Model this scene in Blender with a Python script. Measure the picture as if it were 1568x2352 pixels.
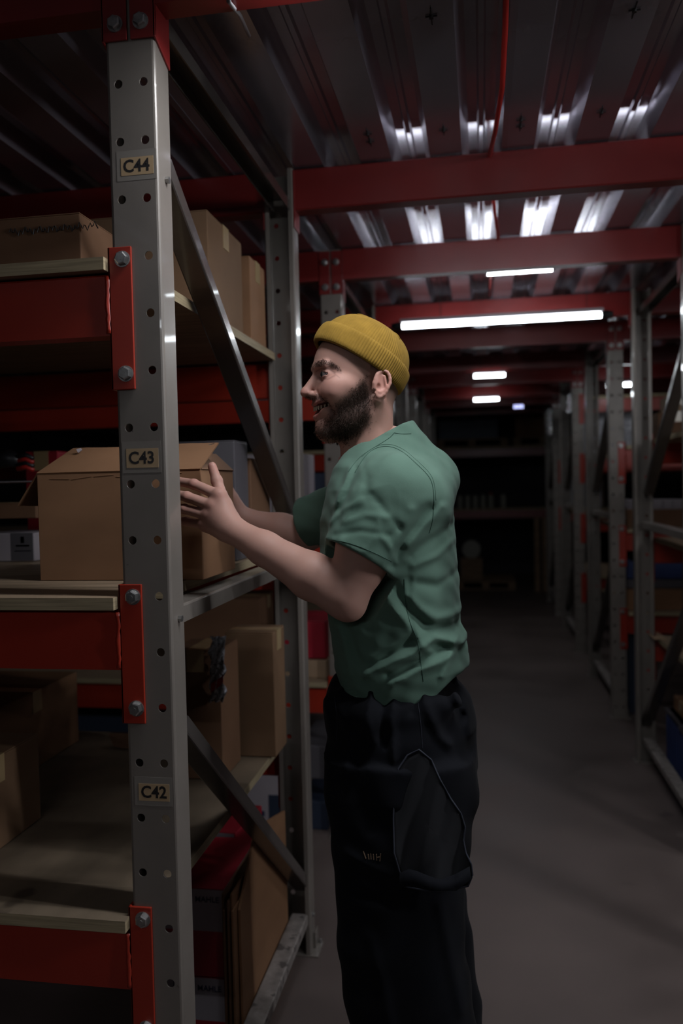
import bpy, bmesh, math, random
import numpy as np
from mathutils import Vector, Matrix
from mathutils.bvhtree import BVHTree
random.seed(7); rng = np.random.default_rng(7)
for _o in list(bpy.data.objects): bpy.data.objects.remove(_o)
COL = bpy.context.scene.collection
SC = bpy.context.scene
# Coordinates while building: x right, y along the aisle, z measured from the middle shelf; FLOOR is the floor.
FLOOR = -1.27

# ------------------------------------------------------------------ camera
IMW, IMH = 1568, 2352
CF, CTH, CPH, CRO = 1886.64, 0.169081, 0.0311998, -0.0231131
CAM = np.array([0.613504, -1.377015, 0.187612])
_F = np.array([-math.sin(CTH)*math.cos(CPH), math.cos(CTH)*math.cos(CPH), -math.sin(CPH)])
_R = np.cross(_F, [0, 0, 1.]); _R /= np.linalg.norm(_R); _U = np.cross(_R, _F)
_R2 = math.cos(CRO)*_R + math.sin(CRO)*_U; _U2 = -math.sin(CRO)*_R + math.cos(CRO)*_U
def P(px, py, ax, val):
    """point of the place seen at photo pixel (px,py) on the plane ax=val"""
    d = _F + _R2*(px-IMW/2)/CF - _U2*(py-IMH/2)/CF
    i = 'xyz'.index(ax); t = (val-CAM[i])/d[i]
    return CAM + t*d
def PROJ(X):
    d = np.asarray(X, float)-CAM
    z = d@_F
    return np.stack([IMW/2+CF*(d@_R2)/z, IMH/2-CF*(d@_U2)/z], -1)
cd = bpy.data.cameras.new('camera'); cam = bpy.data.objects.new('camera', cd); COL.objects.link(cam)
cd.sensor_fit = 'VERTICAL'; cd.sensor_height = 36; cd.sensor_width = 24; cd.lens = CF/IMH*36
cd.clip_start = .05; cd.clip_end = 60
cam.matrix_world = Matrix([[_R2[0], _U2[0], -_F[0], CAM[0]], [_R2[1], _U2[1], -_F[1], CAM[1]], [_R2[2], _U2[2], -_F[2], CAM[2]], [0, 0, 0, 1]])
cd.dof.use_dof = True; cd.dof.focus_distance = 1.57; cd.dof.aperture_fstop = 2.6
SC.camera = cam

# ------------------------------------------------------------------ world, exposure
w = bpy.data.worlds.new('dim_hall'); SC.world = w; w.use_nodes = True
w.node_tree.nodes['Background'].inputs[0].default_value = (.50, .46, .50, 1)
w.node_tree.nodes['Background'].inputs[1].default_value = .024
SC.view_settings.view_transform = 'Standard'; SC.view_settings.look = 'None'
SC.view_settings.exposure = 0.0; SC.view_settings.gamma = 1; SC.view_settings.use_curve_mapping = False
TUBE_W = 19.0     # strength of the lit tubes
KEY = [ # tubes outside the frame, the last an added fill lamp behind the camera: x0,x1,y,z,watts
    (.25, 1.21, -.060, 1.004, 10.5),
    (2.35, 3.35, -.35, 1.0, 34.0),
    (-.60, .60, -2.60, 1.0, 6.0),
]

# ------------------------------------------------------------------ materials
MATS = {}
def nd(nt, t, **k):
    n = nt.nodes.new(t)
    for a, b in k.items(): setattr(n, a, b)
    return n
def mat(name, col, rough=.5, metal=0., spec=.5, noise=None, bump=None, coat=0, emis=None, aniso=0, sheen=0, sss=0, attr=False, speck=None):
    m = bpy.data.materials.new(name); m.use_nodes = True; nt = m.node_tree
    b = nt.nodes['Principled BSDF']
    b.inputs['Base Color'].default_value = (*col, 1); b.inputs['Roughness'].default_value = rough
    b.inputs['Metallic'].default_value = metal; b.inputs['Specular IOR Level'].default_value = spec
    b.inputs['Coat Weight'].default_value = coat; b.inputs['Anisotropic'].default_value = aniso
    b.inputs['Sheen Weight'].default_value = sheen
    if sss: b.inputs['Subsurface Weight'].default_value = sss; b.inputs['Subsurface Radius'].default_value = (.012, .004, .002); b.inputs['Subsurface Scale'].default_value = 1
    if emis: b.inputs['Emission Color'].default_value = (*emis[0], 1); b.inputs['Emission Strength'].default_value = emis[1]
    tc = nd(nt, 'ShaderNodeTexCoord'); src = None
    if attr:
        a = nd(nt, 'ShaderNodeAttribute'); a.attribute_name = 'Col'; src = a.outputs['Color']
    if noise:   # (scale, detail, amount, stretch xyz, roughvar)
        sc, det, am = noise[:3]; st = noise[3] if len(noise) > 3 else (1, 1, 1)
        mp = nd(nt, 'ShaderNodeMapping'); mp.inputs['Scale'].default_value = st
        nt.links.new(tc.outputs['Object'], mp.inputs['Vector'])
        nz = nd(nt, 'ShaderNodeTexNoise'); nz.inputs['Scale'].default_value = sc; nz.inputs['Detail'].default_value = det
        nt.links.new(mp.outputs[0], nz.inputs['Vector'])
        rp = nd(nt, 'ShaderNodeMapRange'); rp.inputs[1].default_value = .3; rp.inputs[2].default_value = .7
        rp.inputs[3].default_value = 1-am; rp.inputs[4].default_value = 1+am*.6
        nt.links.new(nz.outputs[0], rp.inputs[0])
        mx = nd(nt, 'ShaderNodeMix', data_type='RGBA', blend_type='MULTIPLY'); mx.inputs[0].default_value = 1
        if src: nt.links.new(src, mx.inputs[6])
        else: mx.inputs[6].default_value = (*col, 1)
        nt.links.new(rp.outputs[0], mx.inputs[7]); src = mx.outputs[2]
        if len(noise) > 4:
            rr = nd(nt, 'ShaderNodeMapRange'); rr.inputs[1].default_value = .3; rr.inputs[2].default_value = .7
            rr.inputs[3].default_value = max(.03, rough-noise[4]); rr.inputs[4].default_value = rough+noise[4]
            nt.links.new(nz.outputs[0], rr.inputs[0]); nt.links.new(rr.outputs[0], b.inputs['Roughness'])
    if speck:   # (scale, threshold, colour) chips and scuffs
        nz = nd(nt, 'ShaderNodeTexNoise'); nz.inputs['Scale'].default_value = speck[0]; nz.inputs['Detail'].default_value = 3
        nt.links.new(tc.outputs['Object'], nz.inputs['Vector'])
        rp = nd(nt, 'ShaderNodeMapRange'); rp.inputs[1].default_value = speck[1]; rp.inputs[2].default_value = speck[1]+.04
        nt.links.new(nz.outputs[0], rp.inputs[0])
        mx = nd(nt, 'ShaderNodeMix', data_type='RGBA'); nt.links.new(rp.outputs[0], mx.inputs[0])
        if src: nt.links.new(src, mx.inputs[6])
        else: mx.inputs[6].default_value = (*col, 1)
        mx.inputs[7].default_value = (*speck[2], 1); src = mx.outputs[2]
    if src: nt.links.new(src, b.inputs['Base Color'])
    if bump:    # (scale, strength, distance, stretch)
        mp = nd(nt, 'ShaderNodeMapping'); mp.inputs['Scale'].default_value = bump[3] if len(bump) > 3 else (1, 1, 1)
        nt.links.new(tc.outputs['Object'], mp.inputs['Vector'])
        nz = nd(nt, 'ShaderNodeTexNoise'); nz.inputs['Scale'].default_value = bump[0]; nz.inputs['Detail'].default_value = 4
        nt.links.new(mp.outputs[0], nz.inputs['Vector'])
        bp = nd(nt, 'ShaderNodeBump'); bp.inputs['Strength'].default_value = bump[1]; bp.inputs['Distance'].default_value = bump[2]
        nt.links.new(nz.outputs[0], bp.inputs['Height']); nt.links.new(bp.outputs[0], b.inputs['Normal'])
    MATS[name] = m; return m
mat('grey_steel', (.205, .178, .155), .33, .15, .5, coat=.35, noise=(9, 5, .10), bump=(420, .10, .0006), speck=(38, .735, (.05, .04, .035)))
mat('grey_brace', (.105, .090, .082), .24, .45, .5, coat=.3, noise=(12, 5, .12), bump=(420, .08, .0006))
mat('dusty_steel', (.27, .235, .215), .55, .1, .4, noise=(30, 5, .35), speck=(26, .60, (.10, .085, .08)))
mat('red_paint', (.30, .024, .011), .34, 0, .5, noise=(5, 3, .12), bump=(160, .05, .0008))
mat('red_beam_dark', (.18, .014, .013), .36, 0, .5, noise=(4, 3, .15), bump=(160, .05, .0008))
mat('zinc_bolt', (.42, .41, .40), .30, .9, .5, noise=(90, 3, .25))
mat('galvanised', (.44, .41, .47), .22, .70, .5, noise=(3.5, 5, .18, (1, .35, 1), .05), bump=(4, .14, .006, (1, .3, 1)))
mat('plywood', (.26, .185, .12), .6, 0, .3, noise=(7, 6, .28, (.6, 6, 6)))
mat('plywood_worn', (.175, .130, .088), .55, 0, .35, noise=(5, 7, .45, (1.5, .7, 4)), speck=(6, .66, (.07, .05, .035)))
mat('plywood_edge', (.33, .26, .16), .6, 0, .3, noise=(60, 4, .30, (.15, .15, 5)))
mat('cardboard', (.25, .128, .066), .72, 0, .25, noise=(5, 5, .12, (1, 1, 2.5)), bump=(60, .10, .001, (1, 1, .2)))
mat('cardboard_pale', (.34, .23, .145), .72, 0, .25, noise=(6, 5, .12))
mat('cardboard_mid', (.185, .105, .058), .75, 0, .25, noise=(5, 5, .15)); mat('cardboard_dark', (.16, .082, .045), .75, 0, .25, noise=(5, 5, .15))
mat('cardboard_inner', (.30, .19, .09), .8, 0, .2, noise=(8, 5, .15))
mat('packing_tape', (.38, .27, .14), .2, 0, .6)
mat('white_card', (.34, .30, .32), .55, 0, .4, noise=(6, 4, .1))
mat('red_card', (.35, .015, .03), .5, 0, .45, noise=(6, 4, .12))
mat('blue_card', (.025, .045, .14), .45, 0, .45, noise=(6, 4, .15))
mat('navy_card', (.025, .035, .06), .5, 0, .4)
mat('violet_card', (.09, .082, .090), .5, 0, .4)
mat('blue_ink', (.02, .025, .07), .5); mat('black_ink', (.012, .010, .010), .5)
mat('label_tan', (.42, .29, .165), .45, 0, .4, noise=(20, 3, .08))
mat('label_film', (.23, .205, .18), .22, 0, .5)
mat('concrete', (.132, .100, .090), .50, 0, .35, noise=(2.2, 7, .22, (1, 1, 1), .1), bump=(40, .12, .002), speck=(4.0, .70, (.085, .065, .06)))
mat('wall_paint', (.055, .05, .055), .8, 0, .3, noise=(2, 4, .2))
mat('cable_red', (.45, .02, .015), .4)
mat('cable_black', (.01, .01, .01), .5)
mat('black_plastic', (.012, .012, .014), .4)
mat('lamp_housing', (.45, .43, .45), .35)
mat('tube_glow', (1, 1, 1), .3, emis=((.88, .95, 1.0), TUBE_W))
mat('led_glow', (.2, .2, .5), .3, emis=((.62, .66, 1.0), 3))
mat('amber_glow', (1, .5, .1), .3, emis=((1., .45, .15), 1.2))
mat('stretch_film', (.42, .42, .45), .10, .3, .8, bump=(35, 1.0, .02))
mat('foil', (.75, .75, .78), .12, 1, .5, bump=(18, 1.0, .03)); mat('binder_white', (.25, .24, .20), .5)
mat('pallet_wood', (.20, .12, .065), .7, noise=(8, 5, .25, (.5, 3, 3)))
mat('skin', (.45, .25, .19), .56, 0, .32, attr=True, sss=.12, bump=(330, .10, .0006))
mat('beard_hair', (.026, .015, .010), .85, 0, .2); mat('brow_hair', (.018, .010, .008), .8, 0, .2)
mat('eye_white', (.17, .145, .14), .12, 0, .6); mat('iris', (.02, .022, .022), .08, 0, .8); mat('nail', (.48, .27, .22), .3, 0, .5); mat('tooth', (.45, .36, .27), .25, 0, .6)
mat('mouth_dark', (.05, .012, .012), .5)
mat('shirt_green', (.095, .160, .122), .9, 0, .1, sheen=.05, noise=(14, 5, .08), bump=(700, .25, .0006))
mat('shirt_seam', (.030, .075, .052), .9)
mat('knit_mustard', (.245, .143, .024), .9, 0, .1, sheen=.05, noise=(60, 4, .12), bump=(500, .3, .0010))
mat('trouser_navy', (.0030, .0033, .0055), .85, 0, .15, sheen=.02, noise=(12, 5, .2), bump=(650, .25, .0006))
mat('trouser_inner', (.003, .003, .005), .9)
mat('stitch_navy', (.012, .014, .024), .8)
mat('stitch_tan', (.16, .10, .06), .8)
mat('shoe_black', (.01, .01, .01), .5)

# ------------------------------------------------------------------ mesh helpers
ORG = {}      # object name -> world origin used while building
def thing(name, label, cat, loc=(0, 0, 0), group=None):
    o = bpy.data.objects.new(name, None); o.empty_display_size = .05; COL.objects.link(o)
    o.location = loc; o['label'] = label; o['category'] = cat
    if group: o['group'] = group
    ORG[o.name] = np.array(loc, float); return o
class MB:
    def __init__(s): s.v = []; s.f = []; s.m = []; s.mats = []
    def mi(s, m):
        if m not in s.mats: s.mats.append(m)
        return s.mats.index(m)
    def add(s, vs, fs, m):
        n = len(s.v); s.v += [tuple(map(float, a)) for a in vs]; k = s.mi(m)
        for f in fs: s.f.append([a+n for a in f]); s.m.append(k)
    def box(s, a, b, m, M=None):
        x0, y0, z0 = a; x1, y1, z1 = b
        vs = [(x0, y0, z0), (x1, y0, z0), (x1, y1, z0), (x0, y1, z0), (x0, y0, z1), (x1, y0, z1), (x1, y1, z1), (x0, y1, z1)]
        if M is not None: vs = [tuple(M @ Vector(v)) for v in vs]
        s.add(vs, [(3, 2, 1, 0), (4, 5, 6, 7), (0, 1, 5, 4), (1, 2, 6, 5), (2, 3, 7, 6), (3, 0, 4, 7)], m); return s
    def tube(s, pts, r, m, n=8, cap=True):
        pts = [np.array(p, float) for p in pts]; rs = r if hasattr(r, '__len__') else [r]*len(pts)
        rings = []
        up = np.array([0, 0, 1.])
        for i, p in enumerate(pts):
            t = pts[min(i+1, len(pts)-1)]-pts[max(i-1, 0)]; t /= np.linalg.norm(t)+1e-9
            a = np.cross(t, up if abs(t[2]) < .95 else [1., 0, 0]); a /= np.linalg.norm(a); b = np.cross(t, a)
            rings += [p+rs[i]*(math.cos(q)*a+math.sin(q)*b) for q in np.arange(n)*2*math.pi/n]
        fs = []
        for i in range(len(pts)-1):
            for j in range(n):
                k = (j+1) % n; fs.append((i*n+k, i*n+j, (i+1)*n+j, (i+1)*n+k))
        if cap: fs += [tuple(range(n)), tuple(reversed(range((len(pts)-1)*n, len(pts)*n)))]
        s.add(rings, fs, m); return s
    def extrude(s, prof, p0, p1, ex, ez, m, closed=True):
        """sweep a 2-D profile (a,b) from p0 to p1; ex,ez are the directions of a and b"""
        p0, p1, ex, ez = [np.array(q, float) for q in (p0, p1, ex, ez)]
        n = len(prof); vs = [p0+a*ex+b*ez for a, b in prof]+[p1+a*ex+b*ez for a, b in prof]
        fs = [(i, (i+1) % n, n+(i+1) % n, n+i) for i in range(n if closed else n-1)]
        if closed: fs += [tuple(reversed(range(n))), tuple(range(n, 2*n))]
        s.add(vs, fs, m); return s
    def build(s, name, parent=None, bevel=0, smooth=False, label=None, solid=0, segs=2, kind=None, recalc=True):
        me = bpy.data.meshes.new(name)
        off = ORG.get(parent.name, np.zeros(3)) if parent else np.zeros(3)
        v = np.array(s.v)-off if len(s.v) else np.zeros((0, 3))
        me.from_pydata(v.tolist(), [], s.f)
        for m in s.mats: me.materials.append(MATS[m])
        me.polygons.foreach_set('material_index', s.m)
        if recalc:
            bm = bmesh.new(); bm.from_mesh(me); bmesh.ops.recalc_face_normals(bm, faces=bm.faces); bm.to_mesh(me); bm.free()
        if smooth: me.polygons.foreach_set('use_smooth', [True]*len(me.polygons))
        o = bpy.data.objects.new(name, me); COL.objects.link(o)
        if parent:
            o.parent = parent
        ORG[o.name] = off.copy()
        if solid:
            md = o.modifiers.new('solid', 'SOLIDIFY'); md.thickness = solid; md.offset = 0
        if bevel:
            md = o.modifiers.new('bevel', 'BEVEL'); md.width = bevel; md.segments = segs; md.limit_method = 'ANGLE'; md.angle_limit = math.radians(40)
            md.harden_normals = False
        if label: o['label'] = label
        if kind: o['kind'] = kind
        return o
def struct(o): o['kind'] = 'structure'; return o
def tag(o, label, cat, group=None):
    o['label'] = label; o['category'] = cat
    if group: o['group'] = group
    return o
def copy_tree(o, dloc=(0, 0, 0), parent=None, label=None, group=None):
    c = o.copy(); COL.objects.link(c)
    if parent: c.parent = parent
    else: c.location = [a+b for a, b in zip(o.location, dloc)]
    if label: c['label'] = label
    if group: c['group'] = group
    for ch in list(o.children): copy_tree(ch, parent=c)
    ORG[c.name] = ORG[o.name]+np.array(dloc, float) if not parent else ORG[o.name].copy()
    return c
def text_mesh(txt, size, m, name, parent, origin, ex, ey, bold=.0, depth=.0004, kind=None):
    """flat lettering standing on a surface; origin = lower left corner, ex/ey the writing directions"""
    cu = bpy.data.curves.new('t', 'FONT'); cu.body = txt; cu.size = size; cu.extrude = depth; cu.offset = bold*size
    cu.resolution_u = 3
    to = bpy.data.objects.new('t', cu); COL.objects.link(to)
    bpy.context.view_layer.update()
    me = bpy.data.meshes.new_from_object(to.evaluated_get(bpy.context.evaluated_depsgraph_get()))
    bpy.data.objects.remove(to)
    ex = np.array(ex, float); ey = np.array(ey, float); ez = np.cross(ex, ey)
    n = len(me.vertices); co = np.zeros(n*3); me.vertices.foreach_get('co', co); co = co.reshape(-1, 3)
    if n: co[:, :2] -= co[:, :2].min(0)
    off = ORG.get(parent.name, np.zeros(3)) if parent else np.zeros(3)
    w = np.array(origin, float)+co[:, :1]*ex+co[:, 1:2]*ey+co[:, 2:3]*ez-off
    me.vertices.foreach_set('co', w.ravel()); me.materials.clear(); me.materials.append(MATS[m])
    o = bpy.data.objects.new(name, me); COL.objects.link(o); o.parent = parent; ORG[o.name] = off.copy()
    return o
# ------------------------------------------------------------------ the hall
ROWS = [0.0, 1.95, 3.82, 5.80, 7.75]       # front plane of every rack row
ROWR = [0.0, 1.915, 3.82, 5.80, 7.75]; XR = 1.402   # the racks right of the aisle
DEP = 1.136                                 # rack depth
mb = MB(); mb.box((-6, -4.2, FLOOR-.1), (7, 12.2, FLOOR), 'concrete'); struct(mb.build('floor'))
mb = MB(); mb.box((-6, 12.0, FLOOR), (7, 12.2, 2.2), 'wall_paint'); struct(mb.build('wall_back'))
mb = MB(); mb.box((-6.2, -4.2, FLOOR), (-6, 12.2, 2.2), 'wall_paint'); struct(mb.build('wall_left'))
mb = MB(); mb.box((7, -4.2, FLOOR), (7.2, 12.2, 2.2), 'wall_paint'); struct(mb.build('wall_right'))
mb = MB(); mb.box((-6, -4.4, FLOOR), (7, -4.2, 2.2), 'wall_paint'); struct(mb.build('wall_front'))
ZD = 1.153                                  # underside of the deck
mb = MB(); mb.box((-6, -4.2, ZD+.062), (7, 12.2, ZD+.12), 'wall_paint'); ceil = struct(mb.build('ceiling'))
# corrugated deck sheets: trapezoid ribs along y, stiffener grooves, laps between sheets
def deck_mesh():
    pitch = .2255; prof = []
    for k in range(4):
        x = k*pitch
        prof += [(x, 0), (x+.100, 0), (x+.122, .052),
                 (x+.150, .052), (x+.156, .046), (x+.168, .046), (x+.174, .052), (x+.203, .052)]
    prof.append((4*pitch, 0)); prof.append((4*pitch+.018, -.0012))
    return [(a*.913, b) for a, b in prof]
prof = deck_mesh(); proto = None
Y0s = [(-4.2, -.02), (-.06, 3.10), (3.06, 6.96), (6.92, 12.0)]
for yi, (ya, yb) in enumerate(Y0s):
    base = None
    for k in range(15):
        x0 = -5.95+k*.8236+.05
        if base is None:
            mb = MB(); n = len(prof)
            vs = [(a, 0, b) for a, b in prof]; ys = [0, yb-ya]
            V = [(a, y, b) for y in ys for a, b in prof]
            mb.add(V, [(i, i+1, n+i+1, n+i) for i in range(n-1)], 'galvanised')
            base = mb.build('deck_sheet', None, solid=.0012, recalc=False); base.parent = ceil; o = base
        else:
            o = base.copy(); COL.objects.link(o)
        o.location = (x0, ya, ZD + (.0016 if yi % 2 else 0)); o.parent = ceil
# self-drilling screws with torn cross slots under the deck
def screw(x, y, par):
    mb = MB()
    mb.tube([(x, y, ZD+.001), (x, y, ZD-.006)], .005, 'black_ink', 6)
    mb.box((x-.0012, y-.03, ZD-.0028), (x+.0012, y+.03, ZD-.0004), 'black_ink'); mb.box((x-.012, y-.0012, ZD-.0026), (x+.012, y+.0012, ZD-.0002), 'black_ink')
    return mb.build('screw', par)
for (sx, sy) in [(1085, 292), (1263, 283), (868, 305), (918, 318), (1160, 278), (1430, 252), (1090, 24), (1470, 20)]:
    p = P(sx, sy, 'z', ZD); rib = round((p[0]+5.9-.046)/.2059)*.2059-5.9+.046
    screw(float(rib), float(p[1]), ceil)

# ------------------------------------------------------------------ upright posts with real holes
PX0, PX1, PD = -.022, .069, .064
def post_mesh(flip):
    bm_v = []; fs = []; S = {}
    def V(x, y, z):
        k = (round(x, 5), round(y, 5), round(z, 5))
        if k not in S: S[k] = len(bm_v); bm_v.append(k)
        return S[k]
    z0, n = -.02, 24                       # cells 0.1 m high, hole in the middle
    r = .0078; cr = .006
    xs = [PX0+cr, .0235, PX1-cr]; cx = [0.0, .0465]
    for c in range(n):
        zb = z0+c*.1; zt = zb+.1; zm = zb+.05
        for q in range(2):
            xa, xb = xs[q], xs[q+1]
            ring = [V(cx[q]+r*math.cos(a), 0, zm+r*math.sin(a)) for a in [math.pi/4+k*math.pi/6 for k in range(12)]]
            out = []
            C = [(xb, zt), (xa, zt), (xa, zb), (xb, zb)]
            for e in range(4):
                a, b = C[e], C[(e+1) % 4]
                for t in range(3): out.append(V(a[0]+(b[0]-a[0])*t/3, 0, a[1]+(b[1]-a[1])*t/3))
            for k in range(12): fs.append((ring[k], out[k], out[(k+1) % 12], ring[(k+1) % 12]))
    zs = sorted({round(z0+c*.1+t*.1/3, 5) for c in range(n) for t in range(4)})
    sec = []
    for a in (0, 30, 60, 90): sec.append((PX1-cr+cr*math.sin(math.radians(a)), cr-cr*math.cos(math.radians(a))))
    sec += [(PX1, PD-.004), (PX1-.004, PD), (PX1-.016, PD)]
    for side in (0, 1):
        L = sec if side == 0 else [(PX0+PX1-a, b) for a, b in sec]
        for i in range(len(L)-1):
            for k in range(len(zs)-1):
                fs.append((V(L[i][0], L[i][1], zs[k]), V(L[i+1][0], L[i+1][1], zs[k]), V(L[i+1][0], L[i+1][1], zs[k+1]), V(L[i][0], L[i][1], zs[k+1])))
    me = bpy.data.meshes.new('post'); vv = [(x, DEP-y if flip else y, z) for x, y, z in bm_v]
    me.from_pydata(vv, [], fs); me.materials.append(MATS['grey_steel'])
    bm = bmesh.new(); bm.from_mesh(me); bmesh.ops.recalc_face_normals(bm, faces=bm.faces); bm.to_mesh(me); bm.free()
    return me
PM = [post_mesh(False), post_mesh(True)]
HP = 2.38
def bolt(mb, p, d=-1, r=.0125):
    """hex head bolt with washer, d = direction of the head along y"""
    x, y, z = p
    mb.tube([(x, y, z), (x, y+d*.002, z)], r*1.15, 'zinc_bolt', 16)
    a = random.random(); R = []
    for k in range(6):
        t = a+k*math.pi/3; R.append((r*.95*math.cos(t), r*.95*math.sin(t)))
    vs = [(x+u, y+d*.002, z+v) for u, v in R]+[(x+u, y+d*.009, z+v) for u, v in R]+[(x+u*.82, y+d*.0105, z+v*.82) for u, v in R]
    fs = []
    for j in range(2):
        for k in range(6): fs.append((j*6+k, j*6+(k+1) % 6, j*6+6+(k+1) % 6, j*6+6+k))
    fs.append(tuple(range(12, 18))); mb.add(vs, fs, 'zinc_bolt')
    mb.tube([(x, y+d*.010, z), (x, y+d*.0112, z)], r*.30, 'zinc_bolt', 8)
BW = .052      # brace width across x
def brace(mb, ya, za, yb, zb, m, xc=.032, h=.028, down=True):
    """U channel: web on the lower side, two flanges pointing up, rounded corners"""
    t = np.array([0, yb-ya, zb-za]); t /= np.linalg.norm(t); nz = np.cross([1., 0, 0], t)
    if nz[2] < 0: nz = -nz
    w = BW/2; th = .0028; r = .004
    pr = [(-w, h), (-w, r), (-w+r*.3, r*.3), (-w+r, 0), (w-r, 0), (w-r*.3, r*.3), (w, r), (w, h), (w-th, h), (w-th, th), (-w+th, th), (-w+th, h)]
    if not down: pr = [(a, h-b) for a, b in pr]
    mb.extrude(pr, (xc, ya, za), (xc, yb, zb), (1, 0, 0), nz, m)
def frame(x0, y0, label, mirror=False):
    t = thing('upright_frame', label, 'rack frame', (x0, y0, FLOOR), 'rack frames along the aisle')
    z0 = FLOOR
    for i in range(2):
        o = bpy.data.objects.new('post', PM[i]); COL.objects.link(o); o.parent = t; ORG[o.name] = ORG[t.name]
        # lowest hole cell starts at FLOOR+.02 so the holes fall on multiples of 0.1 from the shelf plane
        o.location = (0, 0, .0); md = o.modifiers.new('s', 'SOLIDIFY'); md.thickness = .0026; md.offset = -1
    for yy in (0, DEP):
        mb = MB(); s = 1 if yy == 0 else -1
        a, b = sorted((y0+yy-s*.022, y0+yy+s*(PD+.004)))
        mb.box((x0+PX0-.012, a, z0), (x0+PX1+.022, b, z0+.005), 'grey_steel')
        mb.box((x0+PX1+.001, y0+yy+s*.012-.012, z0+.004), (x0+PX1+.006, y0+yy+s*.012+.03, z0+.055), 'grey_steel')
        mb.tube([(x0+PX1+.014, y0+yy-s*.010, z0+.004), (x0+PX1+.014, y0+yy-s*.010, z0+.018)], .006, 'zinc_bolt', 6)
        mb.build('base_plate', t, bevel=.0012)
    Z = lambda zz: zz
    segs = [(.076, 1.022, DEP-.07, 1.022, 'grey_brace', False, 'horizontal_brace'), (.070, .775, DEP-.13, .110, 'grey_brace', True, 'diagonal_brace'),
            (.070, -.060, DEP-.07, -.060, 'grey_steel', False, 'horizontal_brace'), (.072, -.262, DEP-.02, -1.085, 'grey_brace', True, 'diagonal_brace'),
            (.070, -1.168, DEP-.06, -1.168, 'dusty_steel', False, 'base_brace')]
    for ya, za, yb, zb, m, dn, nm in segs:
        mb = MB(); brace(mb, y0+ya, za, y0+yb, zb, m, xc=x0+.034, h=.030 if nm != 'horizontal_brace' else .034, down=dn)
        mb.build(nm, t)
    for yy in (PD-.03, DEP-PD+.03):
        for zz in (1.035, .74 if yy < .5 else .14, -.045, -1.15):
            mb = MB(); mb.tube([(x0+PX1+.0005, y0+yy, zz), (x0+PX1+.007, y0+yy, zz)], .006, 'zinc_bolt', 6); mb.build('brace_bolt', t)
    return t
# the hole grid must hit z = k*0.1 : cells start at -.02 relative to the object, so shift meshes once
for me in PM:
    for v in me.vertices: v.co.z += (-FLOOR) % .1 - .03 + 0.0
    zmin = min(v.co.z for v in me.vertices)
    for v in me.vertices:
        if v.co.z < .0215: v.co.z = .0055
F_LEFT = []
names = ['front grey rack frame on the left carrying the tan tags C42, C43 and C44',
         'grey rack frame on the left behind the man, second row from the camera',
         'grey rack frame left of the aisle, third row, behind the nape of the man',
         'grey rack frame on the left side of the aisle, fourth row, a thin bright upright',
         'farthest grey rack frame on the left of the aisle, hidden mostly by the shoulder']
for i, y in enumerate(ROWS): F_LEFT.append(frame(0, y, names[i]))
names = ['grey rack frame at the right picture edge level with the man, mostly outside the frame',
         'grey rack frame on the right with long bright diagonal, nearest full upright at the edge',
         'grey punched rack frame on the right with orange connectors, standing third from camera',
         'grey rack frame on the right, fourth row, in dim light behind the punched one',
         'farthest grey rack frame on the right where the aisle ends']
F_RIGHT = []
for i, y in enumerate(ROWR): F_RIGHT.append(frame(XR, y, names[i]))

# ------------------------------------------------------------------ beams with connector plates
def box_beam(mb, x0, x1, y, z0, z1, m, dep=.045, s=1):
    """box beam along x with an inner step; s=+1 beam body goes to +y from the plane y"""
    pr = [(0, z0), (0, z1-.004), (.004, z1), (dep-.004, z1), (dep, z1-.004), (dep, z0+.004), (dep-.004, z0), (.004, z0)]
    mb.extrude([(a*s, b) for a, b in pr], (x0, y, 0), (x1, y, 0), (0, 1, 0), (0, 0, 1), m)
def shelf_beam(x0, x1, y, zb, s, label, m='red_paint', detail=True):
    """x0..x1 clear span, s=+1 at the front of the row, -1 at the back"""
    t = thing('shelf_beam', label, 'beam', (x0, y, zb-.13), 'red beams that carry the shelves')
    mb = MB(); box_beam(mb, x0+.004, x1-.004, y+(-.004 if s > 0 else .004), zb-.132, zb-.024, m, .045, s); mb.build('beam_body', t)
    for e, xe, sx in ((0, x0, -1), (1, x1, 1)):
        mb = MB(); yf = y-s*.0055; ya, yb = sorted((yf, y-s*.0005))
        px = sorted((xe-sx*.006, xe+sx*.038))
        mb.box((px[0], ya, zb-.228), (px[1], yb, zb+.022), m)
        ya, yb = sorted((yf, y+s*.05)); px = sorted((xe-sx*.006, xe-sx*.001))
        mb.box((px[0], ya, zb-.228), (px[1], yb, zb+.022), m)
        mb.build('connector_plate', t, bevel=.0015)
        mb = MB(); pts = [(xe-sx*.008+random.uniform(-.0012, .0012), yf+s*.002, zb-.028-.10*k/12) for k in range(13)]
        mb.tube(pts, [.0045+random.uniform(-.001, .0012) for _ in pts], m, 6); mb.build('weld_seam', t, smooth=True)
        if detail:
            for dz in (0.0, -.2): mb = MB(); bolt(mb, (xe+sx*.022, yf, zb+dz), -s); mb.build('bolt', t)
    return t
def board(x0, x1, y0, y1, zt, label, m='plywood', th=.022):
    t = MB(); bx = t
    x0 += .004
    vs = [(x0, y0, zt-th), (x1, y0, zt-th), (x1, y1, zt-th), (x0, y1, zt-th), (x0, y0, zt), (x1, y0, zt), (x1, y1, zt), (x0, y1, zt)]
    t.add(vs, [(3, 2, 1, 0), (4, 5, 6, 7)], m); t.add(vs, [(0, 1, 5, 4), (1, 2, 6, 5), (2, 3, 7, 6), (3, 0, 4, 7)], 'plywood_edge')
    o = t.build('shelf_board'); tag(o, label, 'shelf board', 'plywood shelf boards'); return o
XL0, XL1 = -2.72, -.022          # clear span of the left bay
fr = frame(-2.811, 0.0, 'grey rack frame far out at the left end of the front bay')
names = {.595: 'top', 0.0: 'middle', -.583: 'lower'}
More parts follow.
